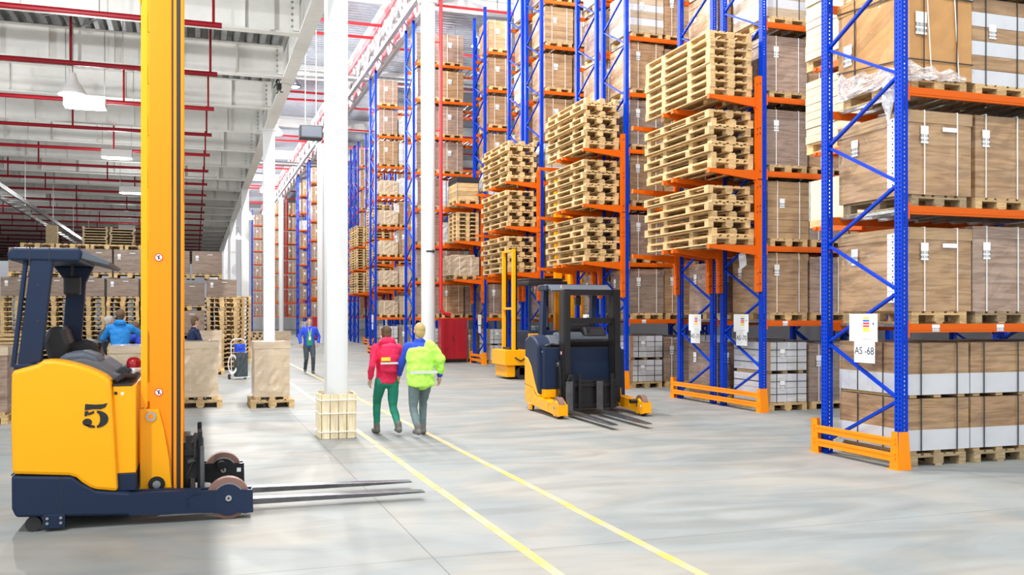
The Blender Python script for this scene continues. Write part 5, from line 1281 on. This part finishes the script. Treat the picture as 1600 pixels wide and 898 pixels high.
def person(loc, rz, label, top, trousers, shoe, hair, legs, arms, lean=0.0, H=1.7, hood=False, glove=None, head_turn=0, extras=None, group=None, bend=None):
    """local frame: the person faces +Y. legs: [(foot_y, foot_lift)]*2, arms: [(elbow offset, hand offset)]*2 from the shoulder"""
    P_ = empty('person', loc, rz, label, 'person', group); s = H / 1.75
    hipz = .9 * s - .02; L = lean
    hip = V((0, 0, hipz)); chest = V((0, math.sin(L) * .38 * s, hipz + math.cos(L) * .38 * s)); neck = V((0, math.sin(L) * .56 * s, hipz + math.cos(L) * .56 * s))
    up = (neck - hip).normalized(); head = neck + V((0, math.sin(L * .6), math.cos(L * .6))) * .155 * s
    # legs
    lg = MB(); shoes = []
    for sx, (fy, lift) in zip((-1, 1), legs):
        h = V((sx * .09, 0, hipz - .03)); foot = V((sx * .1, fy, .085 + lift)); mid = (h + foot) / 2; Lt = .83 * s; dd = (foot - h).length
        k = math.sqrt(max(0, (Lt / 2) ** 2 - (dd / 2) ** 2)); n_ = (foot - h).normalized(); fwd = V((0, 1, 0)); fwd = (fwd - n_ * fwd.dot(n_)).normalized(); knee = mid + fwd * k
        limb(lg, [tuple(h), tuple((h * .5 + knee * .5)), tuple(knee), tuple(knee * .6 + foot * .4), tuple(foot + V((0, 0, .0)))], [.098 * s, .088 * s, .066 * s, .062 * s, .05 * s]); shoes.append((foot, sx))
    blob(lg, [(0, 0, hipz - .09, .13, .1), (0, 0, hipz, .165 * s, .115 * s), (0, 0, hipz + .1, .155 * s, .11 * s)])
    fuse(lg, 'trousers', trousers, P_, .013, 3, .02)
    for foot, sx in shoes:
        mb = MB(); z = foot.z - .04; a = (foot.x, foot.y - .05, z); b_ = (foot.x + sx * .012, foot.y + .15, z - .012)
        limb(mb, [a, ((a[0] + b_[0]) / 2, (a[1] + b_[1]) / 2, z - .002), b_], [.042, .04, .034]); limb(mb, [(foot.x, foot.y - .02, z), (foot.x, foot.y - .01, z + .09)], [.045, .045])
        o = fuse(mb, 'shoe', shoe, P_, .009, 2)
        for v in o.data.vertices: v.co.z = max(v.co.z, foot.z - .083)
    # torso + arms in the jacket
    jk = MB(); tor = []
    for t, rx, ry in ((-.06, .17, .125), (.04, .168, .125), (.16, .165, .122), (.3, .185, .13), (.42, .2, .128), (.5, .175, .11), (.545, .09, .085)):
        p = hip + up * t * s; tor.append((p.x, p.y, p.z, rx * s, ry * s))
    blob(jk, tor, n=18)
    body = MB(); blob(body, [(a, b_, c, d * .9, e * .88) for a, b_, c, d, e in tor], n=16)
    limb(body, [tuple(neck - up * .06), tuple(neck + (head - neck) * .35)], [.062 * s, .054 * s])
    hc = head; f = V((math.sin(head_turn), math.cos(head_turn), 0)); rt = V((math.cos(head_turn), -math.sin(head_turn), 0)); r0 = .077 * s
    sph(body, tuple(hc + V((0, 0, .02))), (r0, .093 * s, .105 * s), 16); sph(body, tuple(hc + f * .022 + V((0, 0, -.045))), (.056, .066, .07), 14)     # skull, jaw
    limb(body, [tuple(hc + f * .085 + V((0, 0, .02))), tuple(hc + f * .104 + V((0, 0, -.018)))], [.011, .016], 8)                                 # nose
    limb(body, [tuple(hc + f * .083 + rt * .035 + V((0, 0, .042))), tuple(hc + f * .083 - rt * .035 + V((0, 0, .042)))], [.013, .013], 8)              # brow
    sph(body, tuple(hc + f * .072 + V((0, 0, -.085))), (.024, .02, .02)); limb(body, [tuple(hc + f * .085 + rt * .02 + V((0, 0, -.052))), tuple(hc + f * .085 - rt * .02 + V((0, 0, -.052)))], [.009, .009], 8)
    for q in (-1, 1): sph(body, tuple(hc + rt * q * .078 * s + V((0, 0, .005))), (.014, .02, .03))
    for sx, (e, hnd) in zip((-1, 1), arms):
        sh = neck - up * .075 * s + V((sx * .185 * s, 0, 0)); el = sh + V(e) * s; ha = el + V(hnd) * s
        limb(jk, [tuple(sh - V((sx * .05, 0, 0))), tuple(sh), tuple((sh + el) / 2), tuple(el), tuple((el + ha) / 2), tuple(ha - (ha - el).normalized() * .02)], [.075 * s, .074 * s, .062 * s, .056 * s, .052 * s, .043 * s])
        limb(body, [tuple(sh), tuple(el), tuple(ha)], [.05, .04, .028]); d = (ha - el).normalized()
        if glove: gm = MB(); hand(gm, ha, d, -sx); fuse(gm, 'glove', glove, P_, .007, 1)
        hand(body, ha - (d * .01 if glove else d * 0), d, -sx)
    fuse(body, 'body', 'skin', P_, .0085, 1)
    if hood: limb(jk, [tuple(neck + V((-.09, -.03, -.0))), tuple(neck + V((-.05, -.1, .035))), tuple(neck + V((.05, -.1, .035))), tuple(neck + V((.09, -.03, .0)))], [.05, .062, .062, .05])
    else: limb(jk, [tuple(neck + V((-.06, -.01, .01))), tuple(neck + V((0, -.055, .02))), tuple(neck + V((.06, -.01, .01)))], [.03, .03, .03])
    fuse(jk, 'jacket', top, P_, .013, 3, .03)
    for q in (-1, 1):
        e_ = MB(); sph(e_, tuple(hc + f * .084 + rt * q * .03 + V((0, 0, .022))), .009, 8); e_.build('eye', 'ink', P_)
    hr = MB(); sph(hr, tuple(hc - f * .014 + V((0, 0, .042))), (.086 * s, .098 * s, .1 * s), 16); sph(hr, tuple(hc - f * .04 + V((0, 0, -.01))), (.075, .062, .085), 14)
    fuse(hr, 'hair', hair, P_, .01, 1, .015)
    if extras: extras(P_, hip, up, neck, head, s)
    return P_
def red_extras(P_, hip, up, neck, head, s):
    mb = MB(); c = hip + up * .32; blob(mb, [(c.x, c.y - .17, c.z - .2, .13, .07), (c.x, c.y - .19, c.z, .15, .09), (c.x, c.y - .18, c.z + .18, .13, .08)]); fuse(mb, 'backpack', 'cloth_red', P_, .015, 3, .03)
    b2 = MB().box(-.16, .16, c.y - .285, c.y - .27, c.z - .09, c.z - .06); b2.build('reflective_band', 'silver_tape', P_)
    MB().box(-.15, -.02, c.y - .29, c.y - .27, c.z - .04, c.z + .01).build('yellow_tag', 'ink_yellow', P_)
person((2.66, 13.55, 0), R(4), 'walking person seen from behind in a red jacket with red backpack and green trousers', 'cloth_red', 'cloth_green', 'shoe_grey', 'hair_brown',
       [(.2, .0), (-.26, .05)], [((-.07, -.1, -.26), (0, .12, -.22)), ((.07, .1, -.26), (-.02, .14, -.2))], .08, 1.62, hood=True, extras=red_extras)
def vest_extras(P_, hip, up, neck, head, s):
    mb = MB(); tor = []
    for t, rx, ry in ((-.1, .2, .155), (.05, .2, .15), (.2, .2, .15), (.33, .215, .155), (.43, .2, .15)):
        p = hip + up * t; tor.append((p.x, p.y - .01, p.z, rx, ry))
    blob(mb, tor, n=18); limb(mb, [(.12, -.03, neck.z - .05), (.27, -.05, neck.z - .25), (.3, .0, neck.z - .4)], [.08, .08, .07]); fuse(mb, 'safety_vest', 'cloth_hivis', P_, .014, 3, .05)
    MB().box(-.2, .2, -.19, -.165, hip.z + .08, hip.z + .12).build('reflective_band', 'silver_tape', P_)
person((3.08, 13.2, 0), R(2), 'walking person seen from behind in a yellow-green vest over a blue jacket and dark trousers', 'cloth_blue', 'cloth_greytrouser', 'shoe_grey', 'hair_blond',
       [(-.24, .05), (.24, .0)], [((-.08, .08, -.26), (.0, .16, -.18)), ((.12, -.06, -.24), (.02, .1, -.22))], .08, 1.66, extras=vest_extras)
def far_extras(P_, hip, up, neck, head, s):
    mb = MB(); tor = []
    for t, rx, ry in ((-.02, .12, .13), (.2, .11, .132), (.42, .09, .12)):
        p = hip + up * t; tor.append((p.x, p.y + .025, p.z, rx, ry))
    blob(mb, tor, n=14); fuse(mb, 'green_shirt', 'cloth_moss', P_, .015, 2)
    MB().path([(-.05, .16, neck.z - .05), (0, .165, neck.z - .3), (.05, .16, neck.z - .05)], .006, 5).build('lanyard', 'paper', P_); MB().box(-.03, .03, .16, .17, neck.z - .4, neck.z - .3).build('name_card', 'paper', P_)
person((3.25, 28.6, 0), R(180), 'distant person walking towards the camera in an open blue jacket over green', 'cloth_blue', 'cloth_dark', 'shoe_grey', 'hair_brown',
       [(.12, 0), (-.16, .03)], [((-.12, -.08, -.24), (.03, .1, -.2)), ((.12, .06, -.24), (-.03, .12, -.2))], .03, 1.7, extras=far_extras)
person((-1.5, 21.2, 0), R(-6), 'person in a bright blue hooded winter jacket bending over behind the wrapped carton', 'cloth_sky', 'cloth_navy', 'shoe_grey', 'hair_brown',
       [(.05, 0), (-.06, 0)], [((-.15, .12, -.2), (-.02, .22, -.04)), ((.2, .14, -.14), (.1, .2, .06))], .16, 1.9, hood=True, glove='glove_grey')
person((-1.98, 21.9, 0), R(-70), 'grey-haired person in a dark jacket stooping left of the blue-jacketed person', 'cloth_dark', 'cloth_navy', 'shoe_grey', 'hair_grey',
       [(.08, 0), (-.08, 0)], [((-.08, .18, -.18), (.0, .22, -.08)), ((.08, .18, -.2), (.0, .2, -.1))], .35, 1.8, glove='glove_grey')
person((-.98, 22.6, 0), R(60), 'stooping person in a royal blue and dark jacket between the blue jacket and the mast', 'cloth_blue', 'cloth_navy', 'shoe_grey', 'hair_brown',
       [(.08, 0), (-.1, 0)], [((-.1, .2, -.16), (.0, .22, -.08)), ((.1, .2, -.18), (.0, .2, -.1))], .6, 1.72, glove='glove_grey')
person((-.12, 23.2, 0), R(-75), 'person in a dark navy coat half hidden by the yellow mast', 'cloth_navy', 'cloth_navy', 'shoe_grey', 'hair_brown',
       [(.05, 0), (-.08, 0)], [((-.08, .1, -.25), (.0, .2, -.12)), ((.08, .1, -.25), (.0, .2, -.12))], .2, 1.75)
